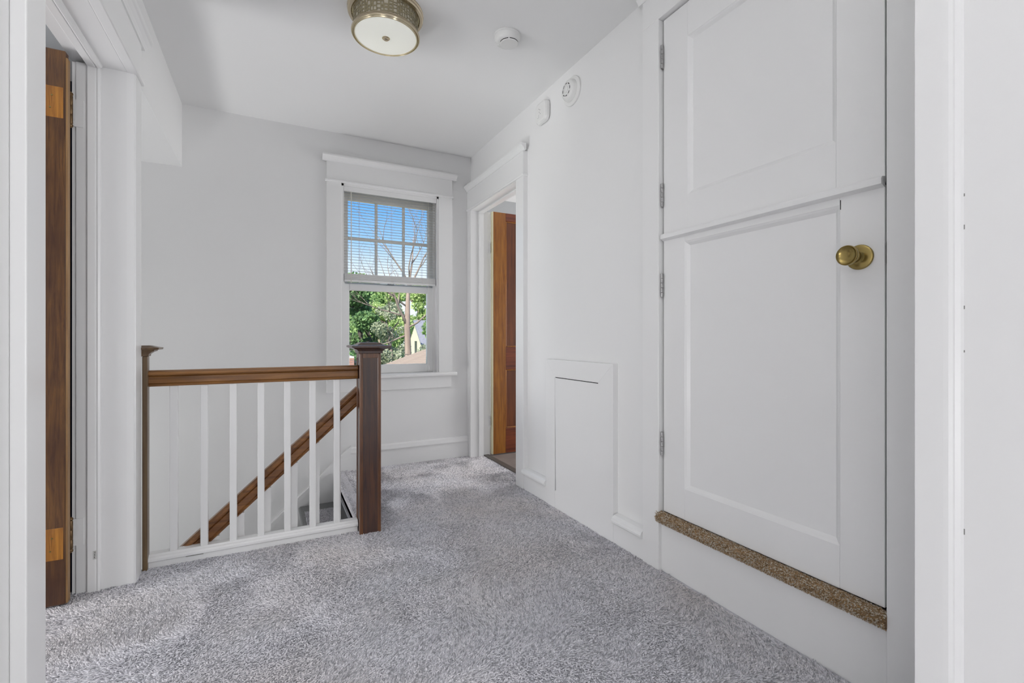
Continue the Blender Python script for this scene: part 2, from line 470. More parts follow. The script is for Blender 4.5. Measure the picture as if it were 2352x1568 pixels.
def tufts(name, rects, step, height, rad, mat, seed, zbase=0.0, lean=0.006):
    rng = np.random.default_rng(seed)
    P = []
    for x0, x1, y0, y1 in rects:
        nx, ny = int((x1 - x0) / step), int((y1 - y0) / step)
        gx, gy = np.meshgrid(np.linspace(x0, x1, nx), np.linspace(y0, y1, ny))
        p = np.stack([gx.ravel(), gy.ravel()], 1)
        P.append(p + rng.uniform(-step * 0.48, step * 0.48, p.shape))
    p = np.concatenate(P)
    n = len(p)
    ang = value_noise(rng, p[:, 0], p[:, 1], 0.16) * 5 + value_noise(rng, p[:, 0], p[:, 1], 0.5) * 5
    mag = lean * (0.3 + 0.9 * value_noise(rng, p[:, 0], p[:, 1], 0.09))
    dx = np.cos(ang) * mag + rng.normal(0, lean * 0.55, n)
    dy = np.sin(ang) * mag + rng.normal(0, lean * 0.55, n)
    hh = height * (0.75 + 0.35 * value_noise(rng, p[:, 0], p[:, 1], 0.12)) * rng.uniform(0.8, 1.2, n)
    a0 = rng.uniform(0, 2 * PI, n)
    V = np.zeros((n, 7, 3))
    for k in range(3):
        a = a0 + k * 2 * PI / 3
        V[:, k, 0] = p[:, 0] + np.cos(a) * rad; V[:, k, 1] = p[:, 1] + np.sin(a) * rad; V[:, k, 2] = zbase
        V[:, 3 + k, 0] = p[:, 0] + np.cos(a) * rad * 0.85 + dx * 0.45; V[:, 3 + k, 1] = p[:, 1] + np.sin(a) * rad * 0.85 + dy * 0.45
        V[:, 3 + k, 2] = zbase + hh * 0.6
    V[:, 6, 0] = p[:, 0] + dx; V[:, 6, 1] = p[:, 1] + dy; V[:, 6, 2] = zbase + hh
    T = np.array([(0, 1, 4), (0, 4, 3), (1, 2, 5), (1, 5, 4), (2, 0, 3), (2, 3, 5), (3, 4, 6), (4, 5, 6), (5, 3, 6)])[:, :]
    F = (np.arange(n)[:, None, None] * 7 + T[None]).reshape(-1, 3)
    me = bpy.data.meshes.new(name)
    me.vertices.add(n * 7); me.vertices.foreach_set('co', V.reshape(-1).astype(np.float32))
    me.loops.add(F.size); me.loops.foreach_set('vertex_index', F.reshape(-1).astype(np.int32))
    me.polygons.add(len(F)); me.polygons.foreach_set('loop_start', np.arange(0, F.size, 3, dtype=np.int32))
    me.update(calc_edges=True)
    me.materials.append(M[mat])
    o = bpy.data.objects.new(name, me)
    C.objects.link(o)
    return o


pile = tufts('carpet_pile', [(-0.60, 1.421, 0.35, 2.417), (0.488, 1.421, 2.417, 3.540), (1.421, 1.53, 2.72, 3.49), (-0.95, -0.60, 1.49, 2.33)], 0.0054, 0.0060, 0.0032, 'carpet_tuft', 3, lean=0.010)
tag(pile, 'short grey cut-pile carpet covering the landing floor', 'carpet', kind='stuff')

# ------------------------------------------------------------------ mouldings shared by doors and window
def crown_prof(face, out, z0, z1):
    """profile in (depth, z): face = board face, out = outermost depth"""
    d = out - face
    return [(face - d * 0.25, z0), (face + d * 0.18, z0), (face + d * 0.22, z0 + (z1 - z0) * 0.14), (face + d * 0.40, z0 + (z1 - z0) * 0.35), (face + d * 0.72, z0 + (z1 - z0) * 0.60),
            (face + d * 0.92, z0 + (z1 - z0) * 0.68), (face + d, z0 + (z1 - z0) * 0.74), (face + d, z1), (face - d * 0.25, z1)]


# ------------------------------------------------------------------ window
win = empty('window_1', (0.81, YB, 0.69), 'white double-hung window with tall flat casing and crown head', 'window', kind='structure')
box('casing', 0.347, 0.446, YT, YB + 0.01, 0.69, 2.08, 'trim_paint', win, 0.002)
box('casing', 1.172, 1.284, YT, YB + 0.01, 0.69, 2.08, 'trim_paint', win, 0.002)
box('head_fillet', 0.338, 1.293, YT - 0.008, YB, 2.072, 2.088, 'trim_paint', win, 0.004, 2)
box('head_board', 0.347, 1.284, YT, YB + 0.01, 2.088, 2.218, 'trim_paint', win, 0.001)
prism('crown', [(a, b) for a, b in crown_prof(YT, YT - 0.034, 2.214, 2.256)], 'X', 0.318, 1.316, 'trim_paint', win)
prism('sill', [(YB + 0.02, 0.664), (YT - 0.030, 0.664), (YT - 0.036, 0.668), (YT - 0.038, 0.678), (YT - 0.034, 0.688), (YT - 0.026, 0.692), (YB + 0.10, 0.692), (YB + 0.10, 0.664)], 'X', 0.318, 1.312, 'trim_paint', win)
box('apron', 0.347, 1.276, YT + 0.002, YB + 0.01, 0.570, 0.665, 'trim_paint', win, 0.002)
# jamb liner and stops
box('jamb', 0.446, 0.462, YB - 0.012, YB + 0.16, 0.692, 2.078, 'trim_paint', win)
box('jamb', 1.158, 1.174, YB - 0.012, YB + 0.16, 0.692, 2.078, 'trim_paint', win)
box('jamb_head', 0.446, 1.172, YB - 0.012, YB + 0.16, 2.056, 2.078, 'trim_paint', win)
box('outer_sill', 0.446, 1.172, YB + 0.09, YB + 0.22, 0.640, 0.700, 'trim_paint', win)
box('parting_stop', 0.462, 0.478, YB + 0.035, YB + 0.048, 0.692, 2.056, 'trim_paint', win)
box('parting_stop', 1.142, 1.158, YB + 0.035, YB + 0.048, 0.692, 2.056, 'trim_paint', win)


def sash(name, x0, x1, z0, z1, y0, y1, gx0, gx1, gz0, gz1, vert, hor):
    s = boxes(name, [(x0, gx0, y0, y1, z0, z1), (gx1, x1, y0, y1, z0, z1), (gx0, gx1, y0, y1, z0, gz0), (gx0, gx1, y0, y1, gz1, z1)], 'trim_paint', win, 0.004)
    ym = (y0 + y1) / 2
    xs = [gx0] + vert + [gx1]; zs = [gz0] + hor + [gz1]
    for v in vert:
        box('muntin', v - 0.010, v + 0.010, y0 + 0.006, y1 - 0.006, gz0, gz1, 'trim_paint', s, 0.003)
    for z in hor:
        box('muntin', gx0, gx1, y0 + 0.0065, y1 - 0.0065, z - 0.010, z + 0.010, 'trim_paint', s, 0.003)
    for a, b in zip(xs, xs[1:]):
        for c, d in zip(zs, zs[1:]):
            box('pane', a + 0.002, b - 0.002, ym - 0.002, ym + 0.002, c + 0.002, d - 0.002, 'pane_glass', s)
    return s


# planes: lower sash inside, upper sash behind it
sash('upper_sash', 0.462, 1.158, 1.330, 2.056, YB + 0.085, YB + 0.120, 0.505, 1.113, 1.375, 1.985, [0.712, 0.922], [1.702])
sash('lower_sash', 0.462, 1.158, 0.692, 1.362, YB + 0.048, YB + 0.083, 0.510, 1.098, 0.757, 1.312, [], [])
box('sash_lock', 0.79, 0.84, YB + 0.055, YB + 0.080, 1.362, 1.376, 'hinge_steel', win, 0.004)

# ------------------------------------------------------------------ window blind
blind = empty('window_blind', (0.81, YB + 0.01, 1.37), 'white horizontal slat blind half raised in the window', 'blind')
BX0, BX1, BYC = 0.468, 1.152, YB + 0.016
box('headrail', BX0 - 0.003, BX1 + 0.003, BYC - 0.016, BYC + 0.016, 2.026, 2.054, 'vinyl_white', blind, 0.003)
box('valance', BX0 - 0.004, BX1 + 0.004, BYC - 0.024, BYC - 0.020, 2.020, 2.056, 'vinyl_white', blind, 0.001)
nsl = 28
me0 = None
for i in range(nsl):
    z = 2.008 - i * 0.0207
    if me0 is None:
        prof = [(BYC - 0.0085, z - 0.0008), (BYC - 0.004, z + 0.0008), (BYC, z + 0.0013), (BYC + 0.004, z + 0.0008), (BYC + 0.0085, z - 0.0008), (BYC + 0.004, z + 0.0001), (BYC, z + 0.0006), (BYC - 0.004, z + 0.0001)]
        s0 = prism('slat', prof, 'X', BX0, BX1, 'slat_white', blind)
        me0 = s0
    else:
        s = me0.copy(); C.objects.link(s); s.parent = blind
        s.location = me0.location + Vector((0, 0, -i * 0.0207))
for i in range(8):
    z = 1.426 - i * 0.0052
    box('stacked_slat', BX0, BX1, BYC - 0.0125, BYC + 0.0125, z - 0.0022, z + 0.0018, 'vinyl_white', blind, 0.0008)
box('bottom_rail', BX0, BX1, BYC - 0.013, BYC + 0.013, 1.370, 1.386, 'vinyl_white', blind, 0.003)
tube('wand', [(0.512, BYC - 0.026, 2.02), (0.514, BYC - 0.030, 1.99), (0.514, BYC - 0.028, 1.36)], 0.0036, 'slat_white', blind, 6)
for x in (0.575, 0.81, 1.045):
    boxes('ladder_cord', [(x - 0.0008, x + 0.0008, BYC - 0.0142, BYC - 0.0130, 1.372, 2.03), (x - 0.0008, x + 0.0008, BYC + 0.0130, BYC + 0.0142, 1.372, 2.03)], 'slat_white', blind)
    box('cord_button', x - 0.008, x + 0.008, BYC - 0.015, BYC - 0.012, 1.366, 1.374, 'vinyl_white', blind, 0.002)
tube('lift_cord', [(1.092, BYC - 0.022, 2.02), (1.093, BYC - 0.026, 1.5), (1.094, BYC - 0.026, 0.72)], 0.0013, 'slat_white', blind, 5)
lathe('cord_tassel', [(0.001, 0.0), (0.004, -0.006), (0.006, -0.03), (0.001, -0.034)], (1.094, BYC - 0.026, 0.745), (0, 0, 1), 'vinyl_white', blind, 10)

# ------------------------------------------------------------------ baseboards
bb = empty('baseboard_back', (0.95, YB, 0), 'white baseboard with a flat cap strip along the back wall', 'baseboard', kind='structure')
box('board', 0.50, XW, YB - 0.016, YB, 0.0, 0.125, 'trim_paint', bb)
prism('cap', [(YB, 0.122), (YB - 0.022, 0.122), (YB - 0.024, 0.130), (YB - 0.018, 0.158), (YB - 0.008, 0.166), (YB, 0.166)], 'X', 0.50, XW, 'trim_paint', bb)
br = empty('baseboard_right', (XT, 2.1, 0), 'white baseboard with short rounded caps on the right wall', 'baseboard', kind='structure')
box('board', XT + 0.006, XW, 1.533, 2.62, 0.0, 0.100, 'trim_paint', br)
roll = [(XW, 0.097), (XT - 0.004, 0.097), (XT - 0.010, 0.103), (XT - 0.011, 0.112), (XT - 0.006, 0.124), (XT + 0.006, 0.134), (XT + 0.020, 0.138), (XW, 0.139)]
prism('cap', roll, 'Y', 2.336, 2.614, 'trim_paint', br)
prism('cap', roll, 'Y', 1.533, 1.728, 'trim_paint', br)

# ------------------------------------------------------------------ far doorway (right wall, beside the window)
d2 = empty('trim_1', (XT, 3.1, 0), 'white flat casing with crown head around the far doorway', 'door frame', kind='structure')
box('casing', XT, XW + 0.005, 2.606, 2.704, 0, 1.995, 'trim_paint', d2, 0.002)
box('casing', XT, XW + 0.005, 3.505, YT + 0.02, 0, 1.995, 'trim_paint', d2, 0.001)
box('head_fillet', XT - 0.008, XW, 2.598, YB, 1.988, 2.004, 'trim_paint', d2, 0.004, 2)
box('head_board', XT, XW + 0.005, 2.606, YB, 2.004, 2.150, 'trim_paint', d2, 0.001)
prism('crown', crown_prof(XT, XT - 0.030, 2.146, 2.186), 'Y', 2.578, YB, 'trim_paint', d2)
box('jamb', XT + 0.004, 1.594, 3.497, 3.512, 0, 1.990, 'trim_paint', d2)
box('jamb', XT + 0.004, XW + 0.10, 2.702, 2.712, 0, 1.990, 'trim_paint', d2)
box('jamb_head', XT + 0.004, XW + 0.10, 2.704, 3.505, 1.984, 1.996, 'trim_paint', d2)
for y0, y1 in ((3.485, 3.498), (2.711, 2.724)):
    box('door_stop', XW + 0.04, XW + 0.085, y0, y1, 0, 1.985, 'trim_paint', d2, 0.003)
box('door_stop', XW + 0.04, XW + 0.085, 2.724, 3.485, 1.972, 1.985, 'trim_paint', d2, 0.003)
box('inner_casing', XW + 0.10, XW + 0.122, 3.507, 3.60, 0, 2.08, 'trim_paint', d2, 0.002)
box('inner_casing', XW + 0.10, XW + 0.122, 2.60, 2.702, 0, 2.08, 'trim_paint', d2, 0.002)
box('inner_casing', XW + 0.10, XW + 0.122, 2.60, 3.60, 1.996, 2.09, 'trim_paint', d2, 0.002)

fd = empty('door_1', (1.60, 3.48, 0), 'orange stained wood panel door standing open in the far doorway', 'door', kind='structure')
DX, DY0, DY1 = 1.603, 3.460, 3.498
box('hinge_edge', DX - 0.0015, DX + 0.004, DY0 + 0.001, DY1, 0.012, 1.99, 'house_cream', fd)
box('stile', DX + 0.004, DX + 0.118, DY0, DY1, 0.012, 1.99, 'door_wood_orange', fd, 0.002)
box('stile', DX + 0.66, DX + 0.775, DY0, DY1, 0.012, 1.99, 'door_wood_orange', fd, 0.002)
for z0, z1 in ((0.012, 0.215), (0.70, 0.885), (1.925, 1.99)):
    box('rail', DX + 0.118, DX + 0.66, DY0 + 0.0005, DY1 - 0.0005, z0, z1, 'door_wood_rail', fd, 0.002)
for z0, z1 in ((0.215, 0.70), (0.885, 1.925)):
    box('panel', DX + 0.118, DX + 0.66, DY0 + 0.012, DY1 - 0.012, z0, z1, 'door_wood_panel', fd)
    boxes('panel_moulding', [(DX + 0.118, DX + 0.128, DY0 + 0.003, DY0 + 0.014, z0, z1), (DX + 0.650, DX + 0.660, DY0 + 0.003, DY0 + 0.014, z0, z1),
                             (DX + 0.128, DX + 0.650, DY0 + 0.003, DY0 + 0.014, z0, z0 + 0.010), (DX + 0.128, DX + 0.650, DY0 + 0.003, DY0 + 0.014, z1 - 0.010, z1)], 'door_wood_orange', fd, 0.003)
for z in (1.70, 0.28):
    h = boxes('hinge', [(XW + 0.098, DX - 0.002, 3.4975, 3.4995, z - 0.045, z + 0.045)], 'plastic_white', fd)
    for k in range(5):
        lathe('knuckle', [(0.006, 0.0), (0.006, 0.0165)], (DX - 0.010, 3.492, z - 0.045 + k * 0.018), (0, 0, 1), 'plastic_white', h, 12)

# ------------------------------------------------------------------ left doorway and door
d1 = empty('trim_2', (XC, 1.9, 0), 'white flat casing with crown head around the left doorway', 'door frame', kind='structure')
box('casing', XL, XC, 2.302, 2.392, 0, 1.995, 'trim_paint', d1, 0.003, 2)
box('casing', XL, XC, 1.383, 1.482, 0, 1.995, 'trim_paint', d1, 0.003, 2)
box('head_fillet', XL, XC + 0.010, 1.37, 2.400, 1.990, 2.006, 'trim_paint', d1, 0.005, 2)
box('head_board', XL, XC, 1.383, 2.392, 2.006, 2.158, 'trim_paint', d1, 0.001)
prism('crown', crown_prof(XC, XC + 0.034, 2.150, 2.192), 'Y', 1.35, 2.425, 'trim_paint', d1)
box('jamb', -0.620, XC - 0.004, 2.300, 2.335, 0, 1.994, 'trim_paint', d1, 0.002)
box('jamb', -0.620, XC - 0.004, 1.455, 1.482, 0, 1.994, 'trim_paint', d1, 0.002)
box('jamb_head', -0.620, XL + 0.001, 1.482, 2.300, 1.9915, 2.02, 'trim_paint', d1, 0.001)
stop_prof = [(-0.618, 2.303), (-0.618, 2.291), (-0.588, 2.291), (-0.583, 2.293), (-0.581, 2.297), (-0.576, 2.299), (-0.574, 2.303)]
box('door_stop', -0.616, -0.590, 2.290, 2.301, 0, 1.992, 'trim_paint', d1, 0.002)
prism('stop_bead', [(-0.590, 2.301), (-0.590, 2.293), (-0.584, 2.290), (-0.578, 2.293), (-0.576, 2.301)], 'Z', 0, 1.992, 'trim_paint', d1)
box('door_stop', -0.616, -0.590, 1.482, 2.290, 1.980, 1.992, 'trim_paint', d1, 0.002)
prism('stop_bead', [(-0.590, 1.992), (-0.590, 1.983), (-0.584, 1.979), (-0.577, 1.981), (-0.572, 1.986), (-0.570, 1.992)], 'Y', 1.482, 2.292, 'trim_paint', d1)
box('rabbet', -0.650, -0.616, 2.302, 2.340, 0, 1.994, 'trim_paint', d1)
box('rabbet_edge', -0.663, -0.645, 2.308, 2.345, 0, 1.994, 'trim_paint', d1)
box('rabbet_head', -0.668, -0.616, 1.45, 2.34, 2.004, 2.06, 'trim_paint', d1)
for z in (1.80, 0.235):
    box('hinge_leaf', -0.662, -0.628, 2.2985, 2.306, z - 0.050, z + 0.050, 'trim_paint', d1)

ld = empty('door_2', (-0.66, 2.27, 0), 'worn dark brown wood door standing open in the left doorway', 'door', kind='structure')
LX, LY0, LY1 = -0.650, 2.215, 2.246
bm = bmesh.new()
bm_box(bm, LX - 0.770, LX - 0.004, LY0, LY1, 0.010, 1.985, 0.003)
from_bm('leaf', bm, 'door_wood_dark', ld)
prism('worn_edge', [(LX - 0.004, LY0 + 0.003), (LX, LY0 + 0.006), (LX, LY1 - 0.002), (LX - 0.004, LY1)], 'Z', 0.012, 1.962, 'door_edge_wood', ld)
for z0, z1 in ((1.742, 1.852), (0.172, 0.285)):
    p = box('patch', LX - 0.070, LX - 0.010, LY0 - 0.0012, LY0 + 0.004, z0, z1, 'door_wood_patch', ld, 0.001)
    for sx, sz in ((-0.045, 0.3), (-0.040, 0.7)):
        lathe('screw', [(0.003, 0.0), (0.003, 0.0012), (0.001, 0.0016)], (LX + sx, LY0 - 0.001, z0 + (z1 - z0) * sz), (0, -1, 0), 'antique_brass', p, 10)
for z in (1.80, 0.235):
    h = lathe('hinge', [(0.002, -0.066), (0.0065, -0.062), (0.0075, -0.057), (0.005, -0.052), (0.0062, -0.050), (0.0062, -0.018), (0.0055, -0.017), (0.0062, -0.016), (0.0062, 0.016), (0.0055, 0.017), (0.0062, 0.018), (0.0062, 0.050), (0.005, 0.052), (0.0075, 0.057), (0.0065, 0.062), (0.002, 0.066)],
              (-0.657, 2.275, z), (0, 0, 1), 'hinge_brass', ld, 14)
stk = box('sticker', -0.598, -0.588, 2.2885, 2.2898, 0.126, 0.158, 'sticker_paper')
tag(stk, 'tiny paper sticker low on the left doorway jamb', 'sticker')
boxes('printed_line', [(-0.5945, -0.5930, 2.2882, 2.2886, 0.130, 0.137), (-0.5938, -0.5923, 2.2882, 2.2886, 0.139, 0.147), (-0.5928, -0.5913, 2.2882, 2.2886, 0.149, 0.155)], 'gap_black', stk)

# ------------------------------------------------------------------ attic door: two stacked leaves, casing, step
at = empty('trim_3', (XT, 1.04, 0), 'white flat casing and step board around the raised attic door', 'door frame', kind='structure')
box('casing', XT, XW + 0.01, 1.440, 1.533, 0, 2.275, 'trim_paint', at, 0.002)
box('casing', XT, XW + 0.01, 0.520, 0.636, 0, 2.275, 'trim_paint', at, 0.002)
box('casing_head', XT, XW + 0.01, 0.520, 1.533, 2.275, 2.395, 'trim_paint', at, 0.002)
prism('crown', crown_prof(XT, XT - 0.026, 2.392, 2.428), 'Y', 0.50, 1.553, 'trim_paint', at)
box('step_riser', 1.436, XW + 0.02, 0.636, 1.440, 0, 0.200, 'trim_paint', at)
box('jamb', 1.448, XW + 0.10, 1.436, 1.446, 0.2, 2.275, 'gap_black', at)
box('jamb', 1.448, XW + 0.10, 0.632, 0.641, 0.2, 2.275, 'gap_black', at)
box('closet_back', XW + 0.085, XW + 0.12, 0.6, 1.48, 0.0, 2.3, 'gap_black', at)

DF = 1.441      # face of the leaves


def leaf(name, label, y0, y1, z0, z1, py0, py1, pz0, pz1):
    r = empty(name, (DF + 0.02, (y0 + y1) / 2, z0), label, 'door', kind='structure')
    box('stile', DF, DF + 0.036, py1, y1, z0, z1, 'trim_paint', r, 0.0015)
    box('stile', DF, DF + 0.036, y0, py0, z0, z1, 'trim_paint', r, 0.0015)
    box('rail', DF, DF + 0.036, py0, py1, z0, pz0, 'trim_paint', r, 0.0006)
    box('rail', DF, DF + 0.036, py0, py1, pz1, z1, 'trim_paint', r, 0.0006)
    box('panel', DF + 0.013, DF + 0.024, py0, py1, pz0, pz1, 'trim_paint', r)
    t = 0.016
    for nm, ax, pr, a, b in (
        ('panel_moulding', 'Y', [(DF + 0.013, pz0 + t), (DF + 0.004, pz0 + t * 0.35), (DF + 0.001, pz0), (DF + 0.015, pz0)], py0, py1),
        ('panel_moulding', 'Y', [(DF + 0.013, pz1 - t), (DF + 0.004, pz1 - t * 0.35), (DF + 0.001, pz1), (DF + 0.015, pz1)], py0, py1),
        ('panel_moulding', 'Z', [(DF + 0.013, py0 + t), (DF + 0.004, py0 + t * 0.35), (DF + 0.001, py0), (DF + 0.015, py0)], pz0, pz1),
        ('panel_moulding', 'Z', [(DF + 0.013, py1 - t), (DF + 0.004, py1 - t * 0.35), (DF + 0.001, py1), (DF + 0.015, py1)], pz0, pz1)):
        prism(nm, pr, ax, a, b, 'trim_paint', r)
    return r


def butt_hinge(parent, z):
    h = boxes('hinge', [(DF - 0.003, DF + 0.002, 1.4335, 1.4395, z - 0.048, z + 0.048)], 'hinge_steel', parent)
    for k in range(5):
        lathe('knuckle', [(0.0045, 0.0), (0.0058, 0.001), (0.0058, 0.018), (0.0045, 0.019)], (DF - 0.009, 1.4335, z - 0.048 + k * 0.0194), (0, 0, 1), 'hinge_steel', h, 12)
    return h


up = leaf('door_3', 'white upper leaf of the attic door with one large flat panel', 0.6495, 1.434, 1.372, 2.270, 0.770, 1.308, 1.520, 2.136)
lo = leaf('door_4', 'white lower leaf of the attic door carrying the brass knob', 0.6495, 1.434, 0.246, 1.366, 0.760, 1.322, 0.368, 1.338)
prism('ledge', [(DF + 0.002, 1.388), (DF - 0.014, 1.386), (DF - 0.018, 1.380), (DF - 0.018, 1.366), (DF + 0.002, 1.358)], 'Y', 0.6495, 1.434, 'trim_paint', up)
for z in (2.118, 1.548):
    butt_hinge(up, z)
for z in (1.176, 0.524):
    butt_hinge(lo, z)
KY, KZ = 0.708, 1.182
kn = lathe('door_knob', [(0.034, 0.0), (0.0345, 0.003), (0.033, 0.006), (0.029, 0.008), (0.016, 0.010), (0.0125, 0.014), (0.011, 0.022), (0.0115, 0.026), (0.014, 0.029), (0.013, 0.033), (0.016, 0.040), (0.022, 0.050), (0.0262, 0.058), (0.0272, 0.064), (0.0265, 0.0672), (0.0252, 0.0676), (0.0240, 0.0660), (0.018, 0.0615), (0.010, 0.0590), (0.001, 0.0582)],
           (DF, KY, KZ), (-1, 0, 0), 'antique_brass', lo, 48)
kn['label'] = 'antique brass concave knob on a round rosette'
box('latch', DF - 0.0015, DF + 0.02, 0.6465, 0.6492, 1.155, 1.215, 'hinge_steel', lo, 0.001)
# crack in the paint above the stile
box('paint_crack', DF - 0.0006, DF + 0.002, 0.7565, 0.7585, 1.325, 1.352, 'gap_black', lo)

# rolled carpet edge on the attic step
roll_pts = []
bm = bmesh.new()
random.seed(5)
seg, rings = 14, 60
rr = []
for i in range(rings + 1):
    y = 0.634 + (1.448 - 0.634) * i / rings
    ring = []
    for k in range(seg):
        a = 2 * PI * k / seg
        r = 0.0235 * (1 + random.uniform(-0.06, 0.06)) * (0.86 if i in (0, rings) else 1)
        ring.append(bm.verts.new((1.430 + math.cos(a) * r * 0.95, y, 0.2225 + math.sin(a) * r * 1.02)))
    rr.append(ring)
for a, b in zip(rr, rr[1:]):
    for k in range(seg):
        bm.faces.new((a[k], a[(k + 1) % seg], b[(k + 1) % seg], b[k]))
bm.faces.new(rr[0][::-1]); bm.faces.new(rr[-1])
plain('rust_backing', (0.24, 0.16, 0.09), 0.95, bump=0.8, bscale=300, var=0.5, vscale=120)
tc_roll = from_bm('threshold_carpet', bm, 'rust_backing', None, True)
tag(tc_roll, 'rolled strip of rusty brown and grey carpet under the attic door', 'carpet strip')
rng = np.random.default_rng(9)
n = 9000
yy = rng.uniform(0.634, 1.448, n); aa = rng.uniform(PI * 0.42, PI * 1.75, n)
cx_, cz_ = 1.430, 0.2225
R0 = 0.0225
nx_, nz_ = np.cos(aa), np.sin(aa)
tx = rng.normal(0, 0.5, n); ty = rng.normal(0, 0.8, n)
V, F = [], []
for i in range(n):
    base = np.array([cx_ + nx_[i] * R0, yy[i], cz_ + nz_[i] * R0])
    tip = base + np.array([nx_[i], 0, nz_[i]]) * rng.uniform(0.002, 0.0055) + np.array([-nz_[i] * tx[i], ty[i], nx_[i] * tx[i]]) * 0.004
    b0 = len(V)
    s = 0.0016
    V += [base + np.array([-nz_[i] * s, 0, nx_[i] * s]), base + np.array([nz_[i] * s, s, -nx_[i] * s]), base + np.array([nz_[i] * s, -s, -nx_[i] * s]), tip]
    F += [[b0, b0 + 1, b0 + 3], [b0 + 1, b0 + 2, b0 + 3], [b0 + 2, b0, b0 + 3]]
fz = finish('pile', V, F, 'rust_tuft', tc_roll)
fz['kind'] = 'stuff'

# ------------------------------------------------------------------ access panel low on the right wall
ap = empty('access_panel', (XW, 2.03, 0), 'white painted access panel with mitred frame low on the right wall', 'access panel')
AX = XT + 0.004
y0, y1, zt, w = 1.732, 2.334, 0.838, 0.098
prism('frame_side', [(2.238, 0.0), (y1, 0.0), (y1, zt), (2.238, zt - w)], 'X', AX, XW + 0.002, 'trim_paint', ap)
prism('frame_side', [(1.845, 0.0), (y0, 0.0), (y0, zt), (1.845, zt - w)], 'X', AX, XW + 0.002, 'trim_paint', ap)
prism('frame_top', [(y0 + 0.0006, zt), (y1 - 0.0006, zt), (2.2382, zt - w + 0.0006), (1.8448, zt - w + 0.0006)], 'X', AX, XW + 0.002, 'trim_paint', ap)
prism('door_board', [(1.8458, 0.0), (2.2285, 0.0), (2.2370, 0.62), (2.2372, zt - w - 0.004), (1.8458, zt - w - 0.004)], 'X', AX + 0.0015, XW, 'trim_paint', ap)
box('gap', AX + 0.006, XW + 0.001, 1.84, 2.24, 0.0, zt - w, 'gap_black', ap)

# ------------------------------------------------------------------ near doorway jamb at the right edge
nj = empty('trim_4', (1.06, 0.36, 0), 'white moulded jamb of the near doorway at the right edge', 'door frame', kind='structure')
box('jamb', 1.052, 1.07, 0.385, 0.4275, 0, ZC, 'trim_paint', nj, 0.001)
prism('stop_bead', [(1.052, 0.386), (1.0525, 0.379), (1.056, 0.374), (1.060, 0.373), (1.063, 0.366), (1.0665, 0.3625), (1.075, 0.3625), (1.075, 0.386)], 'Z', 0, ZC, 'trim_paint', nj)
box('rabbet', 1.0665, 1.078, 0.310, 0.364, 0, ZC, 'trim_paint', nj, 0.001)
prism('casing', [(1.0665, 0.311), (1.074, 0.306), (1.078, 0.300), (1.080, 0.290), (1.080, 0.255), (1.18, 0.255), (1.18, 0.311)], 'Z', 0, ZC, 'trim_paint', nj)

for y_, z_, hh in ((0.3632, 1.205, 0.005), (0.3632, 1.148, 0.008), (0.3632, 1.010, 0.006), (0.3632, 0.935, 0.004), (0.3632, 0.62, 0.010)):
    box('paint_chip', 1.0658, 1.0668, y_ - 0.0015, y_, z_, z_ + hh, 'chip_grey', nj)

# ------------------------------------------------------------------ guard railing round the stairwell
gr = empty('stair_railing', (0.0, 2.445, 0), 'dark wood guard railing with white square balusters and newel post', 'railing')
RY = 2.445
rail_prof = [(RY - 0.020, 0.757), (RY - 0.023, 0.762), (RY - 0.019, 0.767), (RY - 0.023, 0.772), (RY - 0.024, 0.797), (RY - 0.020, 0.800), (RY - 0.027, 0.804), (RY - 0.030, 0.810), (RY - 0.028, 0.817), (RY - 0.016, 0.824),
             (RY + 0.016, 0.824), (RY + 0.028, 0.817), (RY + 0.030, 0.810), (RY + 0.027, 0.804), (RY + 0.020, 0.800), (RY + 0.024, 0.797), (RY + 0.023, 0.772), (RY + 0.019, 0.767), (RY + 0.023, 0.762), (RY + 0.020, 0.757)]
prism('handrail', rail_prof, 'X', -0.463, 0.382, 'rail_wood', gr)
b0 = None
for i in range(7):
    x = -0.371 + i * 0.1095
    if b0 is None:
        b0 = box('baluster', x - 0.0140, x + 0.0140, RY - 0.0140, RY + 0.0140, 0.05, 0.758, 'trim_paint', gr, 0.002)
    else:
        b = b0.copy(); C.objects.link(b); b.parent = gr
        b.location = b0.location + Vector((i * 0.1095, 0, 0))
prism('shoe_rail', [(RY - 0.030, 0.026), (RY - 0.034, 0.031), (RY - 0.034, 0.040), (RY - 0.029, 0.047), (RY - 0.024, 0.049), (RY - 0.018, 0.056), (RY + 0.018, 0.056), (RY + 0.03, 0.045), (RY + 0.03, 0.026)], 'X', -0.463, 0.382, 'trim_paint', gr)
box('paint_chip', -0.325, -0.262, RY - 0.0344, RY - 0.030, 0.0262, 0.0285, 'chip_grey', gr)
box('plinth', -0.458, 0.380, RY - 0.027, RY + 0.02, 0.0, 0.027, 'trim_paint', gr)


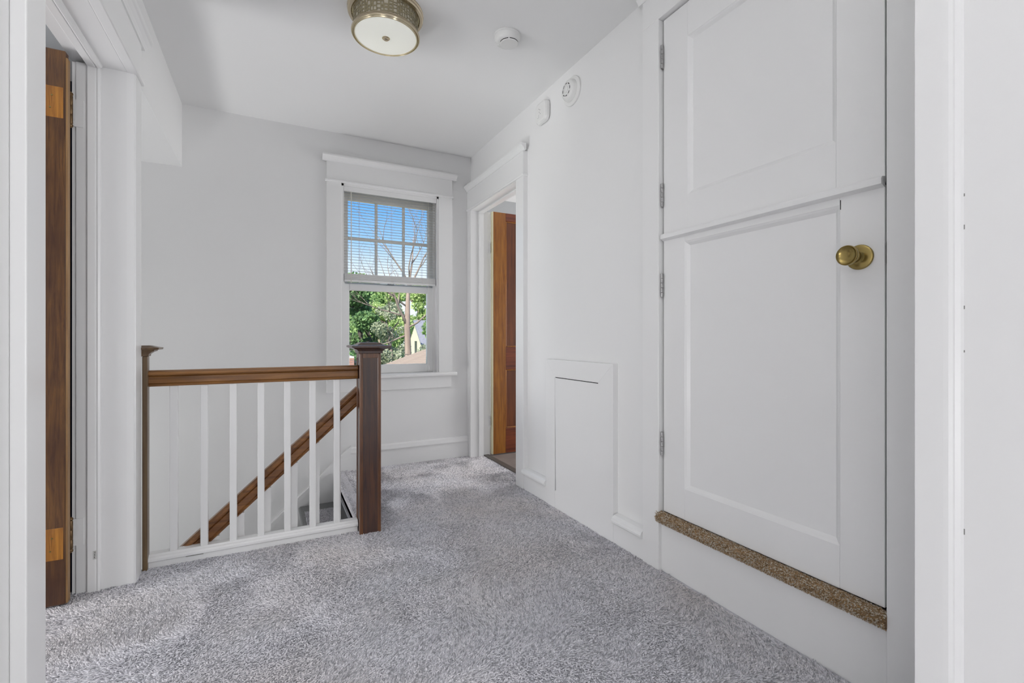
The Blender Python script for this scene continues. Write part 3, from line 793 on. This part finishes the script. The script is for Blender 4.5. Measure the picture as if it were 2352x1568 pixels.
def cap(name, cx, cy, hx, hy, z, parent, mat):
    """moulded square cap: stacked square sections with a sunk pyramid top"""
    def ring(e, zz): return [(cx - hx - e, cy - hy - e, zz), (cx + hx + e, cy - hy - e, zz), (cx + hx + e, cy + hy + e, zz), (cx - hx - e, cy + hy + e, zz)]
    secs = [(0.000, z), (0.006, z + 0.001), (0.007, z + 0.012), (0.010, z + 0.014), (0.016, z + 0.020), (0.026, z + 0.023), (0.028, z + 0.024), (0.038, z + 0.029), (0.042, z + 0.030), (0.042, z + 0.038), (0.036, z + 0.0395), (0.020, z + 0.041), (0.012, z + 0.043), (-0.008, z + 0.054), (-0.012, z + 0.0545)]
    V = []
    for e, zz in secs:
        e2 = max(e, -min(hx, hy) * 0.8)
        V += ring(e2, zz)
    Fc = [[3, 2, 1, 0]]
    for i in range(len(secs) - 1):
        for k in range(4):
            Fc.append([i * 4 + k, i * 4 + (k + 1) % 4, (i + 1) * 4 + (k + 1) % 4, (i + 1) * 4 + k])
    m_ = (len(secs) - 1) * 4
    Fc.append([m_, m_ + 1, m_ + 2, m_ + 3])
    return finish(name, V, Fc, mat, parent)


NX0, NX1, NY0, NY1 = 0.382, 0.484, 2.364, 2.466
nw = boxes('newel_post', [(NX0 + 0.003, NX1 - 0.003, NY0 + 0.003, NY1 - 0.003, 0.0, 0.884)], 'newel_wood', gr)
nw['label'] = 'square dark stained newel post with chamfered edge strips'
for x0, x1 in ((NX0, NX0 + 0.016), (NX1 - 0.016, NX1)):
    for yy0, yy1 in ((NY0, NY0 + 0.016), (NY1 - 0.016, NY1)):
        box('corner_strip', x0, x1, yy0, yy1, 0.0, 0.884, 'newel_edge_wood', nw, 0.002)
boxes('top_band', [(NX0 + 0.016, NX1 - 0.016, NY0, NY0 + 0.01, 0.862, 0.884), (NX0, NX0 + 0.01, NY0 + 0.016, NY1 - 0.016, 0.862, 0.884)], 'newel_edge_wood', nw, 0.001)
cap('cap', (NX0 + NX1) / 2, (NY0 + NY1) / 2, 0.051, 0.051, 0.884, nw, 'newel_wood')
hn = box('half_newel', -0.472, -0.4545, 2.400, 2.438, 0.0, 0.884, 'half_newel_wood', gr, 0.002)
hn['label'] = 'slim light brown half post fixed at the left doorway casing'


def half_cap(z, parent):
    secs = [(0.000, z), (0.004, z + 0.001), (0.005, z + 0.010), (0.008, z + 0.012), (0.015, z + 0.018), (0.022, z + 0.021), (0.024, z + 0.022), (0.024, z + 0.026), (0.040, z + 0.028), (0.041, z + 0.036), (0.026, z + 0.039), (0.008, z + 0.045)]
    V = []
    for e, zz in secs:
        V += [(-0.478, 2.400 - e * 0.4, zz), (-0.4545 + e, 2.400 - e * 0.4, zz), (-0.4545 + e, 2.438 + e, zz), (-0.478, 2.438 + e, zz)]
    Fc = [[3, 2, 1, 0]]
    for i in range(len(secs) - 1):
        for k in range(4):
            Fc.append([i * 4 + k, i * 4 + (k + 1) % 4, (i + 1) * 4 + (k + 1) % 4, (i + 1) * 4 + k])
    m_ = (len(secs) - 1) * 4
    Fc.append([m_, m_ + 1, m_ + 2, m_ + 3])
    return finish('cap', V, Fc, 'half_newel_wood', parent)


half_cap(0.884, hn)

# ------------------------------------------------------------------ sloping stair rail and stairs
sr = empty('stair_handrail', (0.0, 2.485, -0.6), 'dark wood handrail sloping down the stairs behind the white balusters', 'handrail')
SY = 2.486
SL = 0.90
p_top = Vector((0.384, SY, 0.664)); ln = 1.75
dirv = Vector((-1, 0, -SL)).normalized(); nrm = Vector((-SL, 0, 1)).normalized()
if nrm.z < 0: nrm = -nrm
srp = [(-0.020, -0.036), (-0.023, -0.030), (-0.019, -0.026), (-0.023, -0.020), (-0.023, 0.006), (-0.019, 0.009), (-0.027, 0.014), (-0.030, 0.021), (-0.027, 0.029), (-0.015, 0.036), (0.015, 0.036), (0.027, 0.029), (0.030, 0.021), (0.027, 0.014), (0.019, 0.009), (0.023, 0.006), (0.023, -0.020), (0.019, -0.026), (0.023, -0.030), (0.020, -0.036)]
V, nP = [], len(srp)
for t in (0.0, 1.0):
    for a, b in srp:
        base = p_top + Vector((0, a, 0)) + nrm * b + dirv * (ln * t)
        if t == 0.0:      # plumb cut against the newel
            k = (base.x - 0.384) / dirv.x
            base = base - dirv * k
        V.append(base[:])
Fc = [[i, (i + 1) % nP, nP + (i + 1) % nP, nP + i] for i in range(nP)] + [list(range(nP))[::-1], list(range(nP, 2 * nP))]
finish('rail', V, Fc, 'stair_rail_wood', sr)
for x in (0.295, 0.196, 0.098, -0.016, -0.125, -0.222, -0.33, -0.44, -0.55, -0.66, -0.77):
    zt_ = 0.664 + (x - 0.384) * SL - 0.046
    box('baluster', x - 0.0135, x + 0.0135, SY - 0.0135, SY + 0.0135, zt_ - 0.62, zt_, 'trim_paint', sr)

stc = empty('staircase', (-0.3, 3.0, -2.0), 'carpeted stairs with grey painted treads descending left along the back wall', 'staircase', kind='structure')
RISE, RUN = 0.200, 0.233
# landing edge with its rounded carpet nosing and first riser
prism('landing_nosing', [(0.46, 0.008), (0.425, 0.008), (0.408, 0.004), (0.398, -0.008), (0.396, -0.022), (0.404, -0.036), (0.420, -0.042), (0.444, -0.044), (0.452, -0.20), (0.47, -0.20)], 'Y', 2.462, YB - 0.022, 'carpet_backing', stc)
ntuft = tufts('nosing_pile', [(0.402, 0.488, 2.47, 3.535)], 0.0056, 0.009, 0.0026, 'carpet_tuft', 12, zbase=0.002)
ntuft.parent = stc; ntuft.location = -WLOC[stc.name]; ntuft['kind'] = 'stuff'
for i in range(1, 9):
    z = -RISE * i
    xn = 0.400 - RUN * i
    box('tread', xn, xn + RUN + 0.045, 2.462, YB - 0.022, z - 0.030, z, 'stair_grey', stc, 0.008)
    box('riser', xn + 0.030, xn + 0.045, 2.462, YB - 0.022, z - RISE, z - 0.028, 'trim_paint', stc)
    if i <= 3:
        box('tread_carpet', xn + 0.030, xn + RUN - 0.005, 2.56, 3.385, z - 0.002, z + 0.008, 'carpet_backing', stc, 0.003)
        tp = tufts('tread_pile', [(xn + 0.032, xn + RUN - 0.008, 2.562, 3.383)], 0.0056, 0.008, 0.0026, 'carpet_tuft', 20 + i, zbase=z + 0.007)
        tp.parent = stc; tp.location = -WLOC[stc.name]; tp['kind'] = 'stuff'
# riser carpet under the landing nosing
rb = box('riser_carpet', 0.440, 0.452, 2.50, YB - 0.03, -0.195, -0.040, 'carpet_backing', stc, 0.002)
# skirt board along the back wall
sk = [(0.512, 0.138), (0.443, 0.074), (-1.9, 0.074 - 0.895 * 2.343), (-1.9, -3.0), (0.512, -0.5)]
sk = [(0.512, 0.150), (0.443, 0.074), (-1.9, 0.074 - 0.893 * 2.343), (-1.9, 0.074 - 0.893 * 2.343 - 0.6), (0.47, -0.6), (0.512, -0.05)]
V = [(x, YB - 0.022, z) for x, z in sk] + [(x, YB, z) for x, z in sk]
nP = len(sk)
finish('skirt_board', V, [[i, (i + 1) % nP, nP + (i + 1) % nP, nP + i] for i in range(nP)] + [list(range(nP))[::-1], list(range(nP, 2 * nP))], 'trim_paint', stc)
k_ = 0.893
V = []
for yy_, dz in ((YB - 0.025, 0.0), (YB - 0.025, 0.040), (YB - 0.019, 0.050), (YB, 0.050), (YB, 0.0)):
    V += [(0.512, yy_, 0.130 + dz), (0.443, yy_, 0.070 + dz), (-1.9, yy_, 0.070 - k_ * 2.343 + dz)]
Fc = []
for i in range(5):
    j = (i + 1) % 5
    for s in (0, 1):
        Fc.append([i * 3 + s, i * 3 + s + 1, j * 3 + s + 1, j * 3 + s])
Fc.append([0, 3, 6, 9, 12]); Fc.append([2, 14, 11, 8, 5])
finish('skirt_cap', V, Fc, 'trim_paint', stc)

# ------------------------------------------------------------------ ceiling light
LC = (0.46, 2.14)
cl = empty('ceiling_light', (LC[0], LC[1], 2.315), 'flush drum ceiling light with bronze rims, pierced band and frosted glass', 'ceiling light')
lathe('ceiling_pan', [(0.150, ZC), (0.166, ZC), (0.1665, ZC - 0.006), (0.163, ZC - 0.010), (0.165, ZC - 0.014), (0.1645, ZC - 0.019), (0.160, ZC - 0.023), (0.150, ZC - 0.024), (0.145, ZC - 0.020)], (LC[0], LC[1], 0), (0, 0, 1), 'lamp_bronze', cl, 72)
lathe('inner_shade', [(0.1385, ZC - 0.015), (0.1385, 2.322)], (LC[0], LC[1], 0), (0, 0, 1), 'lamp_cream', cl, 72)
rnd = random.Random(11)
V, Fc = [], []
R1, R2 = 0.1402, 0.1416
a = 0.0
zl, zh = 2.332, ZC - 0.020


def cyl(a_, z_, r_): return (LC[0] + math.cos(a_) * r_, LC[1] + math.sin(a_) * r_, z_)


def cell(a0, a1, z0, z1, m):
    """frame around one opening of the pierced band, 1.4 mm thick"""
    da = m / R2
    o_ = [(a0, z0), (a1, z0), (a1, z1), (a0, z1)]
    i_ = [(a0 + da, z0 + m), (a1 - da, z0 + m), (a1 - da, z1 - m), (a0 + da, z1 - m)]
    b = len(V)
    for p in o_: V.append(cyl(p[0], p[1], R2))
    for p in i_: V.append(cyl(p[0], p[1], R2))
    for p in i_: V.append(cyl(p[0], p[1], R1))
    for k in range(4):
        k2 = (k + 1) % 4
        Fc.append([b + k, b + k2, b + 4 + k2, b + 4 + k])
        Fc.append([b + 4 + k, b + 4 + k2, b + 8 + k2, b + 8 + k])


while a < 2 * PI - 0.02:
    wd = rnd.choice((0.085, 0.105, 0.125, 0.14))
    a1 = a + wd
    if 2 * PI - a1 < 0.07: a1 = 2 * PI
    z = zl
    while z < zh - 0.001:
        hgt = rnd.choice((0.010, 0.0145, 0.017, 0.020))
        z1 = z + hgt
        if zh - z1 < 0.008: z1 = zh
        cell(a, a1, z, z1, rnd.choice((0.0018, 0.0026, 0.0040)))
        z = z1
    a = a1
lat = finish('pierced_band', V, Fc, 'lamp_lattice', cl)
lathe('lower_rim', [(0.1400, 2.338), (0.1440, 2.338), (0.1445, 2.333), (0.1480, 2.331), (0.1500, 2.327), (0.1500, 2.323), (0.1475, 2.319), (0.1450, 2.319), (0.1435, 2.3215), (0.1410, 2.3205), (0.1385, 2.316), (0.1355, 2.316), (0.1345, 2.319), (0.1345, 2.324)], (LC[0], LC[1], 0), (0, 0, 1), 'lamp_bronze', cl, 72)
lathe('glass_diffuser', [(0.136, 2.328), (0.136, 2.3195), (0.120, 2.3165), (0.09, 2.314), (0.05, 2.3125), (0.001, 2.312)], (LC[0], LC[1], 0), (0, 0, 1), 'lamp_glass', cl, 72)
lathe('finial', [(0.0175, 2.3135), (0.0175, 2.3115), (0.0165, 2.3105), (0.013, 2.3105), (0.0125, 2.309), (0.0115, 2.3055), (0.0085, 2.3035), (0.001, 2.3027)], (LC[0], LC[1], 0), (0, 0, 1), 'lamp_bronze', cl, 36)

# ------------------------------------------------------------------ smoke alarms
sm = empty('smoke_alarm', (1.02, 2.035, ZC), 'white round smoke alarm on the ceiling beside the drum light', 'smoke alarm')
SC = (1.02, 2.035)
lathe('base', [(0.058, ZC), (0.0645, ZC - 0.0005), (0.0655, ZC - 0.008), (0.062, ZC - 0.010)], (SC[0], SC[1], 0), (0, 0, 1), 'plastic_white', sm, 48)
lathe('body', [(0.0615, ZC - 0.009), (0.0615, ZC - 0.016), (0.057, ZC - 0.028), (0.052, ZC - 0.036), (0.046, ZC - 0.039), (0.001, ZC - 0.040)], (SC[0], SC[1], 0), (0, 0, 1), 'plastic_white', sm, 48)
lathe('sensor_dome', [(0.044, ZC - 0.036), (0.044, ZC - 0.043), (0.041, ZC - 0.046), (0.001, ZC - 0.048)], (SC[0] + 0.006, SC[1] - 0.008, 0), (0, 0, 1), 'plastic_white', sm, 40)
for d0, d1 in ((168, 238), (247, 318)):
    V, Fc = [], []
    for j in range(13):
        a = math.radians(d0 + (d1 - d0) * j / 12)
        for r_, zz in ((0.0446, ZC - 0.0395), (0.0446, ZC - 0.0432)):
            V.append((SC[0] + 0.006 + math.cos(a) * r_, SC[1] - 0.008 + math.sin(a) * r_, zz))
    Fc = [[2 * j, 2 * j + 2, 2 * j + 3, 2 * j + 1] for j in range(12)]
    finish('vent_slot', V, Fc, 'gap_black', sm)
lathe('test_button', [(0.0095, ZC - 0.038), (0.0095, ZC - 0.0415), (0.008, ZC - 0.0425), (0.001, ZC - 0.0425)], (SC[0] - 0.030, SC[1] + 0.030, 0), (0, 0, 1), 'plastic_white', sm, 20)

wa = empty('smoke_alarm', (XW, 2.092, 2.29), 'white round smoke alarm high on the right wall with dark slots', 'smoke alarm')
WY, WZ = 2.100, 2.292
lathe('base', [(0.072, 0.0), (0.076, 0.001), (0.076, 0.009), (0.073, 0.012), (0.060, 0.014)], (XW, WY, WZ), (-1, 0, 0), 'plastic_white', wa, 48)
lathe('body', [(0.0585, 0.011), (0.0585, 0.016), (0.0575, 0.018), (0.055, 0.030), (0.050, 0.038), (0.042, 0.042), (0.001, 0.044)], (XW, WY, WZ), (-1, 0, 0), 'plastic_white', wa, 48)
for k in range(8):
    ac = 2 * PI * k / 8
    V, Fc = [], []
    for j in range(5):
        a = ac + 0.24 * (j / 4 - 0.5) * 2
        for r_, xx in ((0.0345, 0.0433), (0.0305, 0.0437)):
            V.append((XW - xx - 0.0008, WY + math.cos(a) * r_, WZ + math.sin(a) * r_))
    Fc = [[2 * j, 2 * j + 2, 2 * j + 3, 2 * j + 1] for j in range(4)]
    finish('vent_slot', V, Fc, 'gap_black', wa)
lathe('test_button', [(0.016, 0.042), (0.016, 0.046), (0.014, 0.047), (0.001, 0.0475)], (XW, WY, WZ), (-1, 0, 0), 'plastic_white', wa, 24)

co = empty('carbon_monoxide_alarm', (XW, 2.395, 2.31), 'white rounded square alarm high on the right wall near the far doorway', 'alarm')
CY, CZ = 2.392, 2.300


def rsq(hw, r_, x):
    pts = []
    for qx, qz, a0 in ((1, 1, 0), (-1, 1, PI / 2), (-1, -1, PI), (1, -1, 1.5 * PI)):
        for j in range(7):
            a = a0 + PI / 2 * j / 6
            pts.append((x, CY + qx * (hw - r_) + math.cos(a) * r_, CZ + qz * (hw - r_) + math.sin(a) * r_))
    return pts


def stack(name, secs, mat, parent):
    V, Fc = [], []
    for s in secs: V += rsq(*s)
    k = 28
    for i in range(len(secs) - 1):
        for j in range(k):
            Fc.append([i * k + j, i * k + (j + 1) % k, (i + 1) * k + (j + 1) % k, (i + 1) * k + j])
    Fc.append(list(range(k))); Fc.append([(len(secs) - 1) * k + j for j in range(k)][::-1])
    return finish(name, V, Fc, mat, parent)


stack('back_plate', [(0.056, 0.026, XW), (0.056, 0.026, XW - 0.005)], 'gap_black', co)
stack('body', [(0.061, 0.030, XW - 0.004), (0.0625, 0.031, XW - 0.010), (0.0610, 0.030, XW - 0.022), (0.055, 0.027, XW - 0.032), (0.048, 0.024, XW - 0.035)], 'plastic_white', co)
for dy, dz in ((0.0, 0.012), (0.006, 0.0), (-0.004, -0.012), (0.012, 0.020)):
    lathe('sounder_hole', [(0.0022, 0.0), (0.0022, 0.0006)], (XW - 0.0348, CY + dy, CZ + dz), (-1, 0, 0), 'gap_black', co, 10)
box('test_button', XW - 0.037, XW - 0.034, CY + 0.012, CY + 0.032, CZ - 0.030, CZ - 0.012, 'plastic_white', co, 0.002)

# ------------------------------------------------------------------ outdoors
struct(boxes('ground', [(-60, 80, 6.0, 120, -4.3, -4.0)], 'grass'), 'grassy ground far below the window', 'ground')


def leaf_mesh(name, blobs, count, size, mat, parent, seed):
    rng = np.random.default_rng(seed)
    w = np.array([b[3] * b[4] * b[5] for b in blobs]); w = w / w.sum()
    idx = rng.choice(len(blobs), count, p=w)
    B = np.array(blobs)[idx]
    d = rng.normal(size=(count, 3)); d /= np.linalg.norm(d, axis=1)[:, None]
    r = rng.uniform(0.35, 1.0, count) ** 0.5
    P = B[:, :3] + d * B[:, 3:6] * r[:, None]
    u = rng.normal(size=(count, 3)); u /= np.linalg.norm(u, axis=1)[:, None]
    v = np.cross(u, rng.normal(size=(count, 3))); v /= np.linalg.norm(v, axis=1)[:, None]
    s = size * rng.uniform(0.6, 1.4, count)[:, None]
    V = np.stack([P - u * s, P - v * s * 0.5, P + u * s, P + v * s * 0.5], 1)
    F = np.arange(count * 4).reshape(-1, 4)
    return finish(name, V.reshape(-1, 3), F.tolist(), mat, parent)


def grow(bm, p, d, length, rad, depth, rng, curl=0.25):
    pts, rads = [p], [rad]
    n = 5
    for i in range(n):
        d = (d + Vector((rng.uniform(-curl, curl), rng.uniform(-curl, curl), rng.uniform(-curl * 0.3, curl * 0.6)))).normalized()
        p = p + d * (length / n)
        pts.append(p); rads.append(max(rad * (1 - 0.75 * (i + 1) / n), 0.004))
    bm_tube(bm, pts, rads, 5)
    if depth > 0:
        for i in (2, 3, 4, 5):
            nd = (d + Vector((rng.uniform(-1, 1), rng.uniform(-1, 1), rng.uniform(-0.2, 0.7)))).normalized()
            grow(bm, pts[i], nd, length * rng.uniform(0.45, 0.7), rads[i] * 0.75, depth - 1, rng, curl)


# the bare-trunked tree in front
bt = empty('bare_tree', (5.22, 20.0, -4.0), 'tall tree with a bare tan trunk and leafless upper branches outside the window', 'tree')
tube('trunk', [(5.25, 20, -4), (5.22, 20, -1), (5.24, 20, 0.3), (5.20, 20, 1.5), (5.23, 20, 2.6), (5.27, 20, 3.3), (5.42, 20, 4.2), (5.50, 20.1, 5.4)], [0.21, 0.17, 0.145, 0.13, 0.095, 0.06, 0.035, 0.012], 'bark', bt, 9)
rg = random.Random(4)
for p, d, L, r in (((5.20, 20, 1.45), (-0.35, 0, 1.0), 2.4, 0.075), ((5.21, 19.95, 1.4), (0.9, -0.2, 0.45), 2.2, 0.05), ((5.20, 20, 1.9), (-1.0, -0.2, 0.05), 2.0, 0.045), ((5.22, 20, 1.1), (-0.9, 0.1, -0.45), 2.0, 0.045),
                   ((5.25, 20, 3.0), (0.55, 0.1, 0.9), 2.8, 0.05), ((5.27, 20, 3.3), (-0.6, 0, 0.8), 2.6, 0.045), ((5.42, 20, 4.2), (0.6, 0.2, 0.9), 2.2, 0.03), ((5.2, 20, 2.3), (-0.8, 0, 0.5), 2.4, 0.04), ((5.3, 20, 3.5), (-0.25, 0, 1.0), 2.6, 0.035)):
    bm = bmesh.new()
    grow(bm, Vector(p), Vector(d).normalized(), L, r, 2, rg, 0.22)
    from_bm('branch', bm, 'branch_grey', bt, True)


def tree(name, label, x, y, ztop, zlow, width, trunk_r, lmat, bmat, count, size, seed, group='trees outside the window'):
    r = empty(name, (x, y, -4.0), label, 'tree', group)
    rng = random.Random(seed)
    tube('trunk', [(x, y, -4), (x + rng.uniform(-0.2, 0.2), y, (zlow - 4) / 2), (x + rng.uniform(-0.2, 0.2), y, zlow + (ztop - zlow) * 0.4), (x + rng.uniform(-0.3, 0.3), y, ztop - 0.4)], [trunk_r, trunk_r * 0.85, trunk_r * 0.6, trunk_r * 0.15], bmat, r, 8)
    for k in range(4):
        bm = bmesh.new()
        grow(bm, Vector((x, y, zlow + (ztop - zlow) * (0.1 + 0.18 * k))), Vector((rng.uniform(-1, 1), rng.uniform(-1, 0.3), 0.5)).normalized(), width * 0.7, trunk_r * 0.4, 1, rng)
        from_bm('branch', bm, bmat, r, True)
    blobs = []
    for k in range(16):
        f = rng.uniform(0, 1)
        z = zlow + (ztop - zlow) * f
        wloc = width * (0.45 + 0.65 * math.sin(PI * min(1, 0.15 + f * 0.8)))
        a = rng.uniform(0, 2 * PI); q = rng.uniform(0.2, 0.8) * wloc
        s = width * rng.uniform(0.22, 0.42)
        blobs.append((x + math.cos(a) * q, y + math.sin(a) * q, z, s, s, s * 0.75))
    leaf_mesh('foliage', blobs, count, size, lmat, r, seed)
    return r


tree('broadleaf_tree', 'dark green broadleaf tree with dark trunk at left of the window view', 4.15, 26, 4.6, -1.5, 1.6, 0.24, 'leaf_dark', 'bark_dark', 7500, 0.11, 21)
tree('broadleaf_tree', 'tall green tree touching the sky at far left of the window view', 3.5, 36, 6.6, -1.5, 2.4, 0.26, 'leaf_mid', 'bark_dark', 8000, 0.13, 22)
tree('broadleaf_tree', 'light yellow-green tree in the middle of the window view', 6.5, 30, 4.0, -2.0, 2.0, 0.22, 'leaf_light', 'bark', 9000, 0.11, 23)
tree('broadleaf_tree', 'pale thin-leaved tree left of the bare trunk', 5.2, 23.5, 2.6, -1.5, 1.2, 0.12, 'leaf_pale', 'branch_grey', 3200, 0.08, 24)
tree('broadleaf_tree', 'bright green tree right of the bare trunk behind the cream house', 18.9, 67, 8.2, 0.5, 4.2, 0.4, 'leaf_light', 'bark', 9000, 0.22, 25)
tree('broadleaf_tree', 'large green tree in the background between the other trees', 8.6, 47, 6.3, -1.0, 4.0, 0.3, 'leaf_mid', 'bark_dark', 12000, 0.17, 26)
tree('broadleaf_tree', 'green tree at the far left beyond the window edge', -1.2, 34, 6.2, -1.5, 2.6, 0.3, 'leaf_mid', 'bark_dark', 6000, 0.17, 27)
tree('broadleaf_tree', 'green tree at the far right beyond the window edge', 14.5, 38, 6.2, -1.5, 3.4, 0.3, 'leaf_mid', 'bark_dark', 6000, 0.17, 28)
tree('broadleaf_tree', 'deep green tree at the very back of the window view', 11.5, 84, 10.5, -1.0, 7.0, 0.4, 'leaf_mid', 'bark_dark', 9000, 0.32, 29)
for x, y, zt2, wd, mt, lb, sd in ((3.35, 15.3, 0.30, 0.42, 'leaf_light', 'bright lime green shrub beside the tan shingled roof', 31), (4.75, 21.5, 0.55, 0.9, 'leaf_pale', 'greyish tangled shrub at the foot of the bare trunk', 32), (7.2, 24.5, 0.9, 1.1, 'leaf_pale', 'greyish shrub in front of the cream house', 33), (3.0, 20.0, 0.6, 0.9, 'leaf_dark', 'dark green shrub below the dark-trunked tree', 34)):
    s = empty('shrub', (x, y, -4.0), lb, 'shrub', 'shrubs outside the window')
    rg2 = random.Random(sd)
    tube('stem', [(x, y, -4), (x, y, zt2 - 0.4)], [0.08, 0.03], 'bark_dark', s, 6)
    leaf_mesh('foliage', [(x + rg2.uniform(-wd, wd) * 0.6, y + rg2.uniform(-wd, wd) * 0.6, zt2 - rg2.uniform(0.2, 1.8), wd * 0.5, wd * 0.5, wd * 0.42) for _ in range(12)], 2600, 0.075, mt, s, sd)

# cream gabled house in the distance
hs = empty('cream_house', (18, 55, -4), 'cream gabled house with grey roof behind the bare trunk', 'house')
hx, hy, hw, ze, za = 15.33, 55.0, 3.05, 0.30, 2.95
prism('gable_wall', [(hy - hw, -4), (hy + hw, -4), (hy + hw, ze), (hy, za - 0.08), (hy - hw, ze)], 'X', hx, hx + 10, 'house_cream', hs)
for sgn in (-1, 1):
    e0 = (hy + sgn * (hw + 0.35), ze - 0.35); e1 = (hy, za)
    prism('roof', [e0, e1, (e1[0], e1[1] + 0.14), (e0[0], e0[1] + 0.14)], 'X', hx - 0.3, hx + 10.3, 'roof_grey', hs)
wn_ = box('window', hx - 0.03, hx + 0.02, hy - 0.55, hy + 0.35, -0.9, 0.6, 'gable_window_dark', hs)
box('window', hx + 2.0, hx + 3.2, hy - hw - 0.03, hy - hw + 0.02, -1.6, -0.3, 'gable_window_dark', hs)

# near low house with tan shingled hip roof
hr = empty('shingled_house', (4.5, 11, -4), 'low neighbouring house with a tan shingled roof outside the window', 'house')
rc = Vector((1.2, 11.0, -0.05)); rr_ = Vector((5.2, 15.0, 0.835)); ev = Vector((0.7071, -0.7071, 0)) * 6.0
nc = 40
for i in range(nc):
    a = rc.lerp(rr_, i / nc); b = rc.lerp(rr_, (i + 1) / nc)
    up_ = Vector((0, 0, 0.014)); dn = Vector((0, 0, -0.03))
    V = [a + up_, a + ev + up_, b + ev, b, a + dn, a + ev + dn, b + ev + dn, b + dn]
    finish('shingle_course', [v[:] for v in V], [[0, 1, 2, 3], [7, 6, 5, 4], [0, 4, 5, 1], [1, 5, 6, 2], [2, 6, 7, 3], [3, 7, 4, 0]], 'shingle_tan', hr)
back = rr_ + (rr_ - rc).cross(Vector((0, 0, 0)))  # ridge point
far = Vector((rr_.x * 2 - rc.x, rr_.y * 2 - rc.y, rc.z))
finish('rear_slope', [v[:] for v in (rr_, rr_ + ev, far + ev, far, rr_ + dn, rr_ + ev + dn, far + ev + dn, far + dn)], [[0, 1, 2, 3], [7, 6, 5, 4], [0, 4, 5, 1], [1, 5, 6, 2], [2, 6, 7, 3], [3, 7, 4, 0]], 'shingle_tan', hr)
ins = (rr_ - rc); ins.z = 0; ins = ins.normalized() * 0.3; en = ev.normalized() * 0.3
q = [rc + ins + en, rc + ins + ev - en, far - ins + ev - en, far - ins + en]
V = [(v.x, v.y, -4.0) for v in q] + [(v.x, v.y, rc.z - 0.02) for v in q]
finish('wall', V, [[0, 3, 2, 1], [4, 5, 6, 7], [0, 1, 5, 4], [1, 2, 6, 5], [2, 3, 7, 6], [3, 0, 4, 7]], 'house_cream', hr)
g0, g1, gm_ = rc + ins + en, far - ins + en, rr_ + en
finish('gable', [(g0.x, g0.y, rc.z - 0.03), (g1.x, g1.y, rc.z - 0.03), (gm_.x, gm_.y, rr_.z - 0.06)], [[0, 1, 2]], 'house_cream', hr)

# small brick house half hidden by the newel
bh = empty('brick_house', (1.8, 15.5, -4), 'small brick house with brown roof behind the newel post', 'house')
bx0, bx1, by0, by1, bz = 1.36, 2.20, 14.6, 16.4, 0.41
box('wall_core', bx0, bx1, by0, by1, -4, bz, 'mortar', bh)
br0 = None
row = 0
z = -1.2
while z < bz - 0.05:
    x = bx0 + (0.0 if row % 2 else -0.10)
    while x < bx1 - 0.02:
        xa, xb = max(x, bx0) + 0.006, min(x + 0.20, bx1) - 0.006
        if xb - xa > 0.02:
            if br0 is None:
                br0 = box('brick', xa, xb, by0 - 0.012, by0 + 0.01, z, z + 0.060, 'brick_red', bh)
                b0x, b0z = (xa + xb) / 2, z; bl = xb - xa
            else:
                b = br0.copy(); C.objects.link(b); b.parent = bh
                b.location = br0.location + Vector(((xa + xb) / 2 - b0x, 0, z - b0z))
                b.scale = ((xb - xa) / bl, 1, 1)
        x += 0.20
    z += 0.075; row += 1
prism('roof', [(bx0 - 0.25, bz - 0.03), (1.98, bz + 0.06), (2.62, 0.02), (2.62, -0.05), (1.98, bz - 0.02), (bx0 - 0.25, bz - 0.10)], 'Y', by0 + 0.15, by1 + 0.2, 'shingle_brown', bh)
